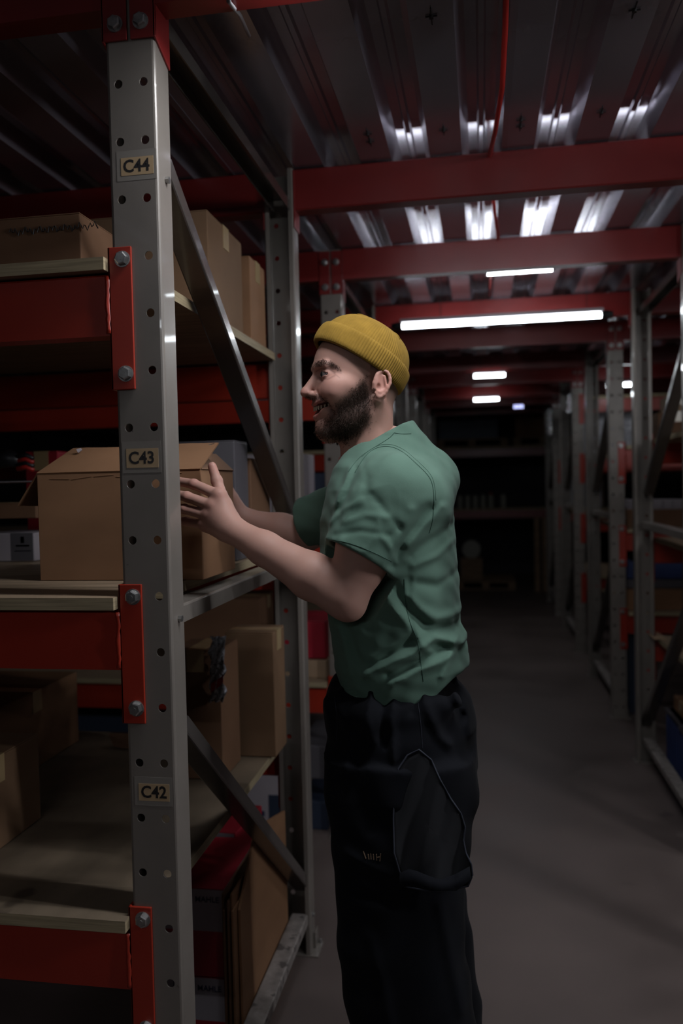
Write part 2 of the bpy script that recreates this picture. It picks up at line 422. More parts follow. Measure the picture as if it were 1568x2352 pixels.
for zb, nm in names.items():
    shelf_beam(XL0, XL1, 0, zb, 1, f'red front beam of the {nm} shelf, bolted to the tagged post at left')
    shelf_beam(XL0, XL1, DEP, zb, -1, f'red rear beam of the {nm} shelf in the front left bay')
board(XL0+.02, -.030, -.022, .125, 0.0, 'narrow front plywood board of the middle shelf below the open carton', 'plywood')
board(XL0+.02, .004, .13, DEP-.068, 0.0, 'wide plywood board of the middle shelf under the open carton', 'plywood')
board(XL0+.02, -.028, -.022, .10, .597, 'narrow front plywood board with woven edge on the top left shelf', 'plywood')
board(XL0+.02, .002, .104, DEP-.068, .597, 'wide plywood board of the top left shelf under the tall carton', 'plywood')
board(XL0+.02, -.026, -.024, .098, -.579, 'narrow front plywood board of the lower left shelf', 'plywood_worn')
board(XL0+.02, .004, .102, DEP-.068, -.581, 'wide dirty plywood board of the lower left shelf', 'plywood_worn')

# mezzanine beams under the deck, over racks and across the aisle
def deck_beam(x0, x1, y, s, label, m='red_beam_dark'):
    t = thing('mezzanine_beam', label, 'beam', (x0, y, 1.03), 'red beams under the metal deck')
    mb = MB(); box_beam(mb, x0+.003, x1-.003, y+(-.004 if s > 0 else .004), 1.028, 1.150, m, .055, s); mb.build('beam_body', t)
    for xe, sx in ((x0, -1), (x1, 1)):
        yf = y-s*.006; mb = MB(); ya, yb = sorted((yf, y-s*.0008)); px = sorted((xe-sx*.004, xe+sx*.0425))
        mb.box((px[0], ya, .972), (px[1], yb, 1.145), m)
        px = sorted((xe-sx*.004, xe+sx*.0005)); y2 = y+s*.062
        vs = [(px[0], yf, .972), (px[0], y2, .945 if s > 0 else .972), (px[0], y2, 1.145), (px[0], yf, 1.145)]
        vs += [(px[1]+(.0 if sx > 0 else 0), *v[1:]) for v in vs]
        mb.add(vs, [(0, 1, 2, 3), (7, 6, 5, 4), (0, 4, 5, 1), (1, 5, 6, 2), (2, 6, 7, 3), (3, 7, 4, 0)], m)
        mb.build('connector_plate', t, bevel=.0012)
        
        for dz in (1.0, 1.1): mb = MB(); bolt(mb, (xe+sx*.022, yf, dz), -s); mb.build('bolt', t)
    return t
ordn = ['first', 'second', 'third', 'fourth', 'fifth']
for i, y in enumerate(ROWS):
    for yy, s, fb in ((y, 1, 'front'), (y+DEP, -1, 'rear')):
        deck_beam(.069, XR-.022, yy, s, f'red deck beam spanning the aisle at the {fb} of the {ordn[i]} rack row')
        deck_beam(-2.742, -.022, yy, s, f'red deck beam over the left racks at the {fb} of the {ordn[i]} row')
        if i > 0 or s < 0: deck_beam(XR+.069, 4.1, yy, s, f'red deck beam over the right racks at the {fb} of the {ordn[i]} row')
# shelves of the rows behind, left and right
LV = {1: (.40, -.02, -.56), 2: (.42, -.10, -.62), 3: (.42, -.10, -.62), 4: (.42, -.10, -.62)}
for i in (1, 2, 3, 4):
    y = ROWS[i]
    for k, zb in enumerate((.595, 0.0, -.62) if i == 1 else LV[i]):
        lv = ('upper', 'middle', 'lowest')[k]
        if i <= 2:
            shelf_beam(XL0, XL1, y, zb, 1, f'red beam of the {lv} shelf in the {ordn[i]} rack row on the left', detail=False)
            board(XL0+.02, -.03, y-.02, y+DEP-.02, zb, f'plywood board of the {lv} shelf in the {ordn[i]} left rack row')
for i in (1, 2, 3, 4):
    y = ROWR[i]
    for k, zb in enumerate((.895, .395, -.11, -.615)):
        lv = ('top', 'upper', 'middle', 'lowest')[k]
        if i in (1, 2) and zb > .8: continue
        if i == 4 and k in (0, 3): continue
        shelf_beam(XR+.069, 4.08, y, zb, 1, f'red beam of the {lv} shelf in the {ordn[i]} rack row on the right', 'red_paint', detail=i == 2)
        if i == 1: shelf_beam(XR+.069, 4.08, y+DEP, zb, -1, f'red rear beam of the {lv} shelf in the {ordn[i]} rack row on the right', 'red_paint', detail=False)
        board(XR+.075, 4.06, y-.02, y+DEP-.02, zb, f'plywood board of the {lv} shelf in the {ordn[i]} right rack row', 'plywood')

# ------------------------------------------------------------------ location tags on the front post
def loc_tag(txt, px, py, w_, h_):
    t = F_LEFT[0]; c = P(px, py, 'y', -.002)
    mb = MB(); mb.box((c[0]-w_/2-.008, -.0003, c[2]-h_/2-.009), (c[0]+w_/2+.005, -.00005, c[2]+h_/2+.012), 'label_film'); f = mb.build('label_film', t)
    mb = MB(); mb.box((c[0]-w_/2, -.0006, c[2]-h_/2), (c[0]+w_/2, -.0003, c[2]+h_/2), 'label_tan'); o = mb.build('location_label', t)
    o['label'] = f'tan label reading {txt}'
    s = .030
    tm = text_mesh(txt, s, 'black_ink', 'lettering', o, (c[0]-w_/2+.0045, -.0007, c[2]-.0105), (.96, 0, 0), (0, 0, 1.0), bold=.026, depth=.00005)
loc_tag('C44', 314, 380, .060, .031); loc_tag('C43', 326, 1052, .060, .034); loc_tag('C42', 353, 1821, .058, .031)

# ------------------------------------------------------------------ lamps
def lamp(x0, x1, y, z, label, light=0, r=.0125, hang=.10, housing=True):
    t = thing('tube_lamp', label, 'lamp', ((x0+x1)/2, y, z), 'fluorescent tube lamps under the deck')
    mb = MB(); mb.tube([(x0, y, z), (x1, y, z)], r, 'tube_glow', 12); mb.build('tube', t, smooth=False)
    mb = MB()
    if housing:
        mb.box((x0-.01, y-.020, z+r+.004), (x1+.01, y+.020, z+r+.022), 'lamp_housing')
        mb.build('housing', t, bevel=.003)
        mb = MB()
    for xe, sx in ((x0, -1), (x1, 1)):
        L = .055 if x1-x0 > .6 else .006
        mb.tube([(xe, y, z+.004), (xe+sx*L*.5, y, z+.004), (xe+sx*L, y, z+.006)], [r*1.3, r*1.5, r*.8], 'black_plastic', 10)
    mb.build('end_cap', t)
    mb = MB()
    for f in (.20, .93): xx = x0+(x1-x0)*f; mb.tube([(xx, y, z+r+.02), (xx, y, ZD+.001)], .0018, 'cable_black', 5)
    mb.build('hanger_wire', t)
    if light:
        ld = bpy.data.lights.new('tube_light', 'AREA'); ld.shape = 'RECTANGLE'; ld.size = x1-x0; ld.size_y = .025; ld.energy = light
        ld.color = (.90, .94, 1.0); lo = bpy.data.objects.new('tube_light', ld); COL.objects.link(lo); lo.parent = t; lo.location = (0, 0, -r-.004)
        if x0 > 2: lo.rotation_euler = (0, math.radians(52), 0); lo.location = (-.004, 0, -r-.006)
        ORG[lo.name] = ORG[t.name]
    return t
lamp(.235, 1.20, 2.78, .985, 'long lit fluorescent tube hanging across the aisle just right of the beanie')
lamp(.655, .925, 2.22, 1.085, 'short lit tube under the deck right above the long tube', housing=False)
lamp(.575, .80, 4.86, .985, 'short lit lamp farther down the aisle, upper of the distant pair', light=1.5)
lamp(.560, .79, 6.62, .985, 'farthest short lit lamp in the aisle with pale housing above', light=2)
lamp(1.60, 1.80, 5.4, .935, 'lit tube half hidden behind the punched post on the right')
lamp(1.95, 3.0, 1.45, 1.02, 'lit tube over the racks beyond the right picture edge', light=4)
lamp(.30, 1.15, 1.262, 1.088, 'lit tube tucked up behind the second red deck beam, mirrored in the deck')
for x0, x1, y, z, e in KEY: lamp(x0, x1, y, z, 'added fill tube behind the camera' if y < -1 else 'lit fluorescent tube above the top edge that lights the man' if x0 < 1 else 'lit fluorescent tube far right outside the picture', light=e)
# red cable clipped under the deck
pts = [P(1163, -60, 'z', 1.135), P(1160, 60, 'z', 1.125), P(1153, 200, 'z', 1.10), P(1137, 300, 'z', 1.10), P(1122, 366, 'z', 1.146)]
Q = []
for i in range(len(pts)-1):
    for k in range(6): Q.append(pts[i]+(pts[i+1]-pts[i])*k/6)
Q += [pts[-1], P(1135, 450, 'z', 1.146)+np.array([0, .1, 0]), P(1143, 545, 'z', 1.145), P(1126, 640, 'z', 1.145), P(1124, 680, 'z', 1.12)]
mb = MB(); mb.tube(Q, .0062, 'cable_red', 8); tag(mb.build('cable', smooth=True), 'red cable running along under the metal deck above the aisle', 'cable')
p = P(525, 4, 'y', -.03); q = P(572, 82, 'y', .25)
mb = MB(); mb.tube([p+np.array([0, 0, .1]), p, (p+q)/2+np.array([0, 0, .01]), q], .004, 'lamp_housing', 6)
tag(mb.build('cord', smooth=True), 'short pale cord hanging from the beam beside the bright lamp top left', 'cord')
# ------------------------------------------------------------------ cartons
def carton(label, x0, x1, y0, y1, z0, z1, m='cardboard', rot=0, tape=True, flaps=True, group='closed cartons on the shelves', cat='carton', prints=(), name='cardboard_carton'):
    cx, cy = (x0+x1)/2, (y0+y1)/2
    t = thing(name, label, cat, (cx, cy, z0), group)
    mb = MB(); mb.box((x0, y0, z0+.0005), (x1, y1, z1-.004), m); mb.build('body', t, bevel=.0025)
    if flaps:
        inner = m
        long_x = (x1-x0) >= (y1-y0)
        for k in (0, 1):
            mb = MB()
            if long_x:
                ya, yb = ((y0+.001, cy-.001), (cy+.001, y1-.001))[k]; mb.box((x0+.001, ya, z1-.0042), (x1-.001, yb, z1-.0008), m)
            else:
                xa, xb = ((x0+.001, cx-.001), (cx+.001, x1-.001))[k]; mb.box((xa, y0+.001, z1-.0042), (xb, y1-.001, z1-.0008), m)
            mb.build('flap', t, bevel=.001, segs=1)
        if tape:
            mb = MB()
            if long_x:
                mb.box((x0-.0008, cy-.024, z1-.001), (x1+.0008, cy+.024, z1-.0002), 'packing_tape')
                mb.box((x0-.0012, cy-.024, z1-.06), (x0-.0002, cy+.024, z1-.0002), 'packing_tape'); mb.box((x1+.0002, cy-.024, z1-.06), (x1+.0012, cy+.024, z1-.0002), 'packing_tape')
            else:
                mb.box((cx-.024, y0-.0008, z1-.001), (cx+.024, y1+.0008, z1-.0002), 'packing_tape')
                mb.box((cx-.024, y0-.0012, z1-.06), (cx+.024, y0-.0002, z1-.0002), 'packing_tape')
            mb.build('tape', t)
    for (a, b, c, d, pm) in prints:   # fractions of the front face
        mb = MB(); W_, H_ = x1-x0, z1-z0
        mb.box((x0+a*W_, y0-.0009, z0+c*H_), (x0+b*W_, y0-.0001, z0+d*H_), pm); mb.build('printed_panel', t)
    if rot: t.rotation_euler = (0, 0, math.radians(rot))
    return t
def pbox(label, pxa, pxb, pyt, pyb, zb, dep, m='cardboard', y=None, **k):
    """carton whose front face is seen between pixel columns pxa..pxb and rows pyt..pyb, standing on the plane zb"""
    xm = (pxa+pxb)/2
    global TOP
    if y is None: y = float(P(xm, pyb, 'z', zb)[1])
    xa = float(P(pxa, pyb, 'y', y)[0]); xb = float(P(pxb, pyb, 'y', y)[0]); zt = float(P(xm, pyt, 'y', y)[2])
    if zt > 1.02: zt = 1.02
    TOP = zt
    return carton(label, xa, xb, y, y+dep, zb, zt, m, **k)

# the open carton the man holds
OX0, OX1, OY0, OY1, OZ1 = -.320, .044, .243, .468, .228
t = thing('open_carton', 'open brown cardboard carton held between the hands of the man', 'carton', ((OX0+OX1)/2, .36, .0005))
mb = MB(); th = .004
mb.box((OX0, OY0, .001), (OX1, OY0+th, OZ1), 'cardboard'); mb.box((OX0, OY1-th, .001), (OX1, OY1, OZ1), 'cardboard')
mb.box((OX0, OY0+th, .001), (OX0+th, OY1-th, OZ1), 'cardboard'); mb.box((OX1-th, OY0+th, .001), (OX1, OY1-th, OZ1), 'cardboard')
mb.box((OX0+th, OY0+th, .001), (OX1-th, OY1-th, .005), 'cardboard_inner'); mb.build('body', t, bevel=.0012)
def flap(quad, m, nm='flap', lab=None, n=10, wob=.0015):
    """bent flap: quad = hinge a, hinge b, outer b, outer a ; slightly wavy, 3.5 mm thick"""
    a, b, c, d = [np.array(q, float) for q in quad]; mb = MB(); N = np.cross(b-a, d-a); N /= np.linalg.norm(N); V = []
    for s in (0, 1):
        for j in range(4):
            for i in range(n+1):
                u, v = i/n, j/3
                p = (a+(b-a)*u)*(1-v)+(d+(c-d)*u)*v
                V.append(p+N*(s*.0035+wob*v*math.sin(u*9+1)+(rng.normal()*.0006 if j == 3 else 0)))
    fs = []; k = n+1; L = 4*k
    for j in range(3):
        for i in range(n):
            q = j*k+i; fs += [(q, q+1, q+k+1, q+k), (L+q, L+q+k, L+q+k+1, L+q+1)]
    for i in range(n): fs += [(i, L+i, L+i+1, i+1), (3*k+i, 3*k+i+1, L+3*k+i+1, L+3*k+i)]
    for j in range(3): fs += [(j*k, (j+1)*k, L+(j+1)*k, L+j*k), (j*k+n, L+j*k+n, L+(j+1)*k+n, (j+1)*k+n)]
    mb.add(V, fs, m); return mb.build(nm, t, label=lab)
flap([(OX0, OY0, OZ1), (OX1, OY0, OZ1), (.058, OY0+.085, .286), (-.278, OY0+.085, .282)], 'cardboard', lab='large front flap leaning inwards')
flap([(OX1, OY0+.004, OZ1), (OX1, OY1, OZ1), (.020, OY1-.055, .266), (.016, OY0+.05, .262)], 'cardboard_dark', wob=.0005)  # darker board stands in for the shade on this right flap
flap([(OX0, OY1, OZ1), (OX1, OY1, OZ1), (OX1-.02, OY1-.09, .262), (OX0+.02, OY1-.09, .262)], 'cardboard', wob=.0005)
flap([(OX0, OY0+.004, OZ1), (OX0, OY1, OZ1), (OX0-.05, OY1, .16), (OX0-.05, OY0+.01, .16)], 'cardboard')
mb = MB()
mb.tube([P(473, 1028, 'y', .318), P(480, 1022, 'y', .320), P(492, 1019, 'y', .322)], .0012, 'zinc_bolt', 5)
mb.tube([P(478, 1031, 'y', .314), P(483, 1018, 'y', .326)], .0010, 'zinc_bolt', 5); mb.build('wire_staple', t)
p = P(178, 1036, 'y', .30)
mb = MB(); mb.tube([p, p+np.array([.008, .002, .004])], [.005, .003], 'white_card', 7); mb.build('paper_scrap', t)
mb = MB()
for i in range(6):
    a = OX0+.03+i*.05; mb.tube([(a, OY0-.0006, OZ1-.010-.003*math.sin(i*2)), (a+.045, OY0-.0006, OZ1-.008-.004*math.sin(i*2+1.4))], .0006, 'cardboard', 4)
mb.build('crease', t)

# top left shelf
x = -.158
carton('wide dark carton with a scribbled marker line, left on the top left shelf', -.62, x, .155, .55, .598, .742, 'cardboard_dark', tape=False)
t = bpy.data.objects[-1] if False else None
mb = MB(); pts = []
for i in range(60): pts.append((-.31+.19*i/59, .1535, .712+.006*math.sin(i*1.9)+.003*math.sin(i*.7)))
mb.tube(pts, .0012, 'black_ink', 4)
o = mb.build('marker_scribble', [c for c in COL.objects if c.get('label', '').startswith('wide dark carton')][0])
carton('tall brown carton on the top left shelf behind the diagonal brace', -.46, -.030, .557, .845, .598, .868, 'cardboard_mid', tape=True)
carton('pale narrow carton behind the tall brown one on the top left shelf', -.44, -.012, .862, 1.02, .598, .838, 'cardboard')
# middle shelf behind the open carton
pbox('white carton wrapped in shiny film behind the open carton', 404, 545, 1012, 1290, .001, .12, 'violet_card', y=.66, tape=False)
pbox('grey-brown carton behind the open carton, next to the back upright', 532, 580, 1052, 1262, .001, .20, 'cardboard_dark', y=.78, tape=False)
t = pbox('white carton with a printed white sheet, far left on the middle shelf', -60, 80, 1222, 1290, .001, .2, 'white_card', flaps=False, prints=((.62, .98, .04, .96, 'violet_card'), (.78, .84, .62, .84, 'blue_ink'), (.70, .92, .50, .56, 'blue_ink'), (.68, .94, .34, .37, 'blue_ink')))
pbox('dark red carton stacked on the printed white one, far left', -80, 84, 1155, 1221, float(t.location.z)+.118, .18, 'cardboard_dark', y=float(t.location.y)-.09)
zt = float(P(40, 1157, 'y', .95)[2])
pbox('grey-white carton stacked above the dark red one, far left', -60, 82, 1105, 1154, float(t.location.z)+.22, .16, 'white_card', y=float(t.location.y)-.07)
pbox('magenta carton at the top of the far left stack beside the open flap', 66, 140, 1036, 1290, .001, .12, 'red_card', y=1.0)
p = P(22, 1062, 'y', .80)
t = thing('work_glove', 'orange and black work glove lying on the far left stack', 'glove', (p[0], p[1], p[2]-.02))
mb = MB(); mb.tube([p+np.array([-.06, 0, 0]), p+np.array([0, 0, .012]), p+np.array([.035, 0, .0])], [.022, .026, .018], 'black_plastic', 10); mb.build('palm', t, smooth=True)
for k in range(4):
    mb = MB(); q = p+np.array([.03, -.01, .014-.011*k]); mb.tube([q, q+np.array([.03, 0, .004]), q+np.array([.05, 0, -.006])], [.008, .0075, .006], 'cable_red' if k % 2 else 'black_plastic', 8); mb.build('finger', t, smooth=True)
# lower shelf
zc = -.580
carton('large carton with a lit pale side, back left on the lower shelf', -1.15, -.625, .50, .965, zc, float(P(160, 1542, 'y', .965)[2]), 'cardboard')
carton('brown-yellow carton at the left picture edge on the lower shelf', -.80, -.425, .06, .392, zc, float(P(90, 1684, 'y', .39)[2]), 'cardboard_mid')
pbox('dark carton behind the front post on the lower shelf', 400, 513, 1492, 1790, zc, .16, 'cardboard_dark')
pbox('tall narrow carton with an open slit on the lower shelf, near the back upright', 524, 634, 1452, 1738, zc, .13, 'cardboard_mid', group='tall cartons on the lower shelf')
t = thing('plastic_bag', 'crumpled clear plastic bag with red print stuck beside the dark carton', 'bag', tuple(P(498, 1700, 'y', .66)))
mb = MB(); V = []; n1, n2 = 14, 8
for j in range(n1):
    for i in range(n2):
        q = P(482+34*i/(n2-1)+3*math.sin(j*1.3), 1462+150*j/(n1-1), 'y', .655); V.append(q+np.array([0, .012*math.sin(i*2.1+j*1.7), 0]))
mb.add(V, [(j*n2+i, j*n2+i+1, (j+1)*n2+i+1, (j+1)*n2+i) for j in range(n1-1) for i in range(n2-1)], 'stretch_film'); mb.build('film', t, solid=.001, smooth=True)
mb = MB(); a, b, c, d = P(484, 1570, 'y', .645), P(512, 1552, 'y', .645), P(512, 1570, 'y', .645), P(484, 1592, 'y', .645)
mb.add([a, b, c, d]+[q+np.array([0, .001, 0]) for q in (a, b, c, d)], [(0, 1, 2, 3), (7, 6, 5, 4), (0, 4, 5, 1), (1, 5, 6, 2), (2, 6, 7, 3), (3, 7, 4, 0)], 'red_card'); mb.build('red_stripe', t)
p = P(290, 1712, 'z', zc)
t = thing('torn_cardboard', 'dark torn piece of cardboard on the lower shelf left of the tagged post', 'cardboard', tuple(p))
mb = MB(); q = [P(250, 1688, 'y', p[1]), P(330, 1690, 'y', p[1]+.02), P(330, 1758, 'y', p[1]-.05), P(262, 1742, 'y', p[1]-.02)]
q[2][2] = q[3][2] = zc+.001; mb.add([tuple(v) for v in q]+[tuple(v+np.array([0, .012, .002])) for v in q], [(0, 1, 2, 3), (7, 6, 5, 4), (0, 4, 5, 1), (1, 5, 6, 2), (2, 6, 7, 3), (3, 7, 4, 0)], 'cardboard_dark'); mb.build('sheet', t)
# floor level of the front bay: red and white parts cartons with print
def parts_box(label, x0, x1, y0, y1, z0, z1, top='red_card'):
    t = thing('parts_carton', label, 'carton', ((x0+x1)/2, (y0+y1)/2, z0), 'red and white parts cartons on the floor')
    zm = z0+(z1-z0)*.52
    mb = MB(); mb.box((x0, y0, z0+.001), (x1, y1, zm), 'red_card'); mb.box((x0, y0, zm), (x1, y1, z1-.002), 'white_card')
    mb.box((x0+.001, y0+.001, z1-.002), (x1-.001, y1-.001, z1), top); mb.build('body', t)
    text_mesh('MAHLE', .020, 'blue_ink', 'lettering', t, (x1-.075, y0-.0008, z1-.034), (1, 0, 0), (0, 0, 1), bold=.008)
    mb = MB()
    for k in range(6): mb.box((x1-.140+k*.0085, y0-.0008, z1-.055-.02*(k % 3)), (x1-.1375+k*.0085, y0, z1-.016), 'blue_ink')
    mb.build('barcode', t)
    return t
yf = .56
xr = min(-.037, float(P(533, 2140, 'y', yf)[0])); zt = float(P(480, 2042, 'y', yf)[2]); zb2 = float(P(480, 2244, 'y', yf)[2])
parts_box('red and white parts carton, top of the stack behind the front post', xr-.19, xr, yf, yf+.30, zb2, zt)
parts_box('red and white parts carton at the bottom of the stack behind the front post', xr-.19, xr, yf, yf+.30, FLOOR+.001, zb2-.002)
y2 = yf+.32; xr2 = float(P(592, 1960, 'y', y2)[0]); zt2 = float(P(540, 1905, 'y', y2)[2])
t = carton('red parts carton with pale corner label in the rear stack under the lower shelf', xr2-.30, xr2-.03, y2, y2+.22, FLOOR, zt2-.08, 'red_card', flaps=False, prints=((.7, .98, .75, .97, 'white_card'),), group='rear stack of parts cartons')
t = carton('red parts carton turned askew on top of the rear stack', xr2-.28, xr2-.05, y2, y2+.21, zt2-.079, zt2-.002, 'red_card', flaps=False, rot=-6, prints=((.7, .98, .1, .9, 'white_card'),), group='rear stack of parts cartons')
# bundle of flattened cardboard sheets and a tall carton beside them
t = thing('cardboard_bundle', 'bundle of flattened cardboard sheets standing on edge beside the parts cartons', 'cardboard', (xr+.02, yf+.1, FLOOR))
for k in range(6):
    mb = MB(); xx = xr+.001+k*.0055; mb.box((xx, yf-.02-.012*(k % 2), FLOOR+.001), (xx+.0045, yf+.36, zt-.012*((k*7) % 4)), 'cardboard_dark' if k < 4 else 'cardboard'); mb.build('sheet', t)
t = thing('leaning_panel', 'large brown cardboard panel leaning behind the base brace', 'cardboard', (xr+.05, yf+.3, FLOOR))
mb = MB(); q = [(.006, yf+.0, FLOOR+.001), (.006, 1.04, FLOOR+.001), (.004, 1.04, -.80), (.004, yf+.16, -.72), (.004, yf+.0, -.86)]
V = [tuple(v) for v in q]+[(v[0]-.006, v[1], v[2]) for v in q]
mb.add(V, [(0, 1, 2, 3, 4), (9, 8, 7, 6, 5)]+[(i, (i+1) % 5, 5+(i+1) % 5, 5+i) for i in range(5)], 'cardboard'); mb.build('panel', t)

# second row on the left
Y1 = ROWS[1]+.05
pbox('grey-violet carton on the floor of the second left row, beside the back upright', 686, 758, 1712, 1838, FLOOR+.22, .4, 'violet_card', y=Y1, flaps=False, group='cartons on the floor of the second row')
pbox('dark navy carton on the floor of the second left row under the grey one', 690, 754, 1840, 1918, FLOOR+.001, .4, 'navy_card', y=Y1, flaps=False, group='cartons on the floor of the second row')
pbox('white and blue carton seen below the lower shelf through the front frame', 560, 655, 1775, 1850, FLOOR+.001, .4, 'white_card', y=Y1, flaps=False, prints=((.6, .98, .1, .6, 'navy_card'), (.1, .5, .2, .3, 'blue_ink')), group='cartons on the floor of the second row')
pbox('long pale carton on the lowest shelf of the second left row', 640, 750, 1515, 1562, -.619, .4, 'cardboard_pale', y=Y1, flaps=False)
pbox('dark red carton on the lowest shelf of the second left row', 640, 750, 1425, 1500, TOP+.001, .3, 'red_card', y=Y1+.02, flaps=False)
pbox('navy crate on the floor far left in the second row', 150, 330, 1645, 1700, FLOOR+.001, .3, 'navy_card', y=Y1, flaps=False)
pbox('wide brown carton on the middle shelf of the second left row', 420, 600, 1375, 1500, -.619, .3, 'cardboard_dark', y=Y1+.1)
pbox('white carton deep in the second left row above the middle shelf', 560, 690, 1040, 1130, .001, .3, 'white_card', y=Y1, flaps=False)
pbox('navy crate deep in the second left row beside the neck of the man', 700, 752, 1085, 1135, .001, .3, 'navy_card', y=Y1+.3, flaps=False)

# right racks
Y2 = ROWS[2]
for k, (a, b, l) in enumerate([(1438, 1458, 'behind the bright upright'), (1500, 1568, 'at the right picture edge'), (1572, 1650, 'beyond the picture edge')]):
    pbox(f'brown tray carton under white packs, middle shelf, {l}', a, b, 1166, 1208, -.109, .35, 'cardboard_dark', y=Y2+.05, flaps=False, prints=((.0, 1., .93, 1.0, 'white_card'),)); TT = TOP
    for j in range(3):
        xa = a+(b-a)*j/3; pbox(f'white shrink-wrapped pack {("left","centre","right")[j]} on the tray {l}', xa, xa+(b-a)/3-1.5, 1146, 1165, TT+.0005, .2, 'white_card', y=Y2+.07, flaps=False, group='white packs on the trays at right')
    pbox(f'brown tray carton on the lowest shelf at right, {l}', a, b, 1352, 1402, -.614, .35, 'cardboard', y=Y2+.05, flaps=False)
    pbox(f'pale blue pack on the lowest shelf tray, {l}', a, b, 1330, 1351, TOP+.0005, .3, 'violet_card', y=Y2+.06, flaps=False)
    pbox(f'navy crate above the lowest shelf at right, {l}', a, b, 1290, 1329, TOP+.0005, .3, 'blue_card', y=Y2+.065, flaps=False)
pbox('broad dark carton on the upper shelf at right', 1512, 1600, 945, 1040, .396, .4, 'cardboard_dark', y=Y2+.05)
pbox('pale carton on the upper shelf beyond the bright diagonal', 1540, 1600, 905, 944, TOP+.0005, .3, 'cardboard_pale', y=Y2+.05)
pbox('dark carton under the trays of the lowest shelf at right', 1437, 1459, 1455, 1560, FLOOR+.001, .3, 'navy_card', y=Y2+.1, flaps=False)
# blue ribbed bins on the floor at the right edge
for k in range(3):
    xa = 1.50+k*.01; ya = 1.98+k*.34
    t = thing('blue_bin', ('front blue ribbed bin with a pale rim at the lower right picture edge', 'middle blue ribbed bin on the floor at the right edge', 'rear blue ribbed bin on the floor, nearest the upright at right')[k], 'bin', (xa+.2, ya+.15, FLOOR), 'blue bins at the right edge')
    mb = MB(); mb.box((xa, ya, FLOOR+.001), (xa+.40, ya+.31, FLOOR+.30), 'blue_card'); mb.build('body', t, bevel=.006)
    for j in range(7):
        mb = MB(); mb.box((xa-.007, ya+.012+j*.043, FLOOR+.01), (xa+.001, ya+.034+j*.043, FLOOR+.27), 'blue_card'); mb.build('rib', t, bevel=.003)
    mb = MB(); mb.box((xa-.010, ya-.004, FLOOR+.285), (xa+.405, ya+.314, FLOOR+.30), 'violet_card'); mb.build('rim', t, bevel=.003)
    carton(('front', 'middle', 'rear')[k]+' brown carton lying on the blue bins at right', xa+.03, xa+.38, ya+.01, ya+.29, FLOOR+.3005, FLOOR+.37, 'cardboard', group='cartons on the blue bins')
pbox('pale sack on the lowest right shelf by the diagonal', 1502, 1532, 1466, 1500, -.614, .2, 'cardboard_pale', y=2.9, flaps=False)

# far end: rack across the aisle with pallets and goods
YE = 9.9
fe = [frame(-1.35, YE, 'rack frame at the left of the end rack across the aisle'), frame(2.05, YE, 'rack frame at the right of the end rack across the aisle')]
for zz, l in ((float(P(1120, 1030, 'y', YE)[2]), 'upper'), (float(P(1120, 1172, 'y', YE)[2]), 'lower')):
    shelf_beam(-1.28, 2.03, YE, zz+.024, 1, f'{l} red beam of the end rack closing the aisle', 'red_beam_dark', detail=False)
    board(-1.26, 2.0, YE-.01, YE+1.1, zz+.024, f'{l} board of the end rack closing the aisle', 'plywood')
ZU = float(P(1120, 1030, 'y', YE)[2])+.024; ZL = float(P(1120, 1172, 'y', YE)[2])+.024
def pallet(label, x0, x1, y0, y1, z0):
    t = thing('wooden_pallet', label, 'pallet', ((x0+x1)/2, (y0+y1)/2, z0), 'wooden pallets in the end rack')
    for k in range(3):
        mb = MB(); xx = x0+(x1-x0-.1)*k/2; mb.box((xx, y0, z0+.02), (xx+.1, y1, z0+.10), 'pallet_wood'); mb.build('block', t)
    for k in range(5):
        mb = MB(); yy = y0+(y1-y0-.1)*k/4; mb.box((x0, yy, z0+.10), (x1, yy+.1, z0+.12), 'pallet_wood'); mb.build('slat', t)
    for k in range(2):
        mb = MB(); yy = y0+(y1-y0-.1)*k; mb.box((x0, yy, z0), (x1, yy+.1, z0+.02), 'pallet_wood'); mb.build('slat', t)
pallet('left wooden pallet on the upper level of the end rack', .02, .98, YE+.1, YE+.9, ZU)
pallet('right wooden pallet on the upper level of the end rack', 1.05, 1.85, YE+.1, YE+.9, ZU)
pallet('wooden pallet on the floor under the end rack', .25, 1.05, YE+.05, YE+.85, FLOOR)
carton('dark navy crate on the left pallet of the end rack', .05, .85, YE+.12, YE+.8, ZU+.1205, 1.12, 'navy_card')
carton('brown carton on the right pallet of the end rack', 1.08, 1.78, YE+.12, YE+.8, ZU+.1205, 1.13, 'cardboard_dark')
for k in range(6):
    xa = .32+k*.105+(.06 if k == 5 else 0)
    t = thing('canister', ('leftmost', 'second', 'third', 'fourth', 'fifth', 'rightmost')[k]+' pale canister in the row on the lower level of the end rack', 'canister', (xa, YE+.12, ZL), 'pale canisters on the end rack')
    mb = MB(); mb.tube([(xa, YE+.12, ZL+.001), (xa, YE+.12, ZL+.165), (xa, YE+.12, ZL+.19)], [.04, .04, .018], 'binder_white', 12); mb.build('body', t, smooth=False)
    mb = MB(); mb.tube([(xa, YE+.12, ZL+.19), (xa, YE+.12, ZL+.215)], .018, 'cable_red' if k == 4 else 'black_plastic', 10); mb.build('cap', t)
c = P(1082, 1262, 'y', YE+.3)
t = thing('cable_reel', 'round pale cable reel standing in the dark under the end rack', 'reel', (c[0], YE+.3, FLOOR+.12))
mb = MB(); mb.tube([(c[0], YE+.27, c[2]), (c[0], YE+.285, c[2])], .125, 'binder_white', 28); mb.build('flange', t)
mb = MB(); mb.tube([(c[0], YE+.40, c[2]), (c[0], YE+.415, c[2])], .125, 'binder_white', 28); mb.build('flange', t)
mb = MB(); mb.tube([(c[0], YE+.285, c[2]), (c[0], YE+.40, c[2])], .08, 'cable_black', 24); mb.build('cable_coil', t)
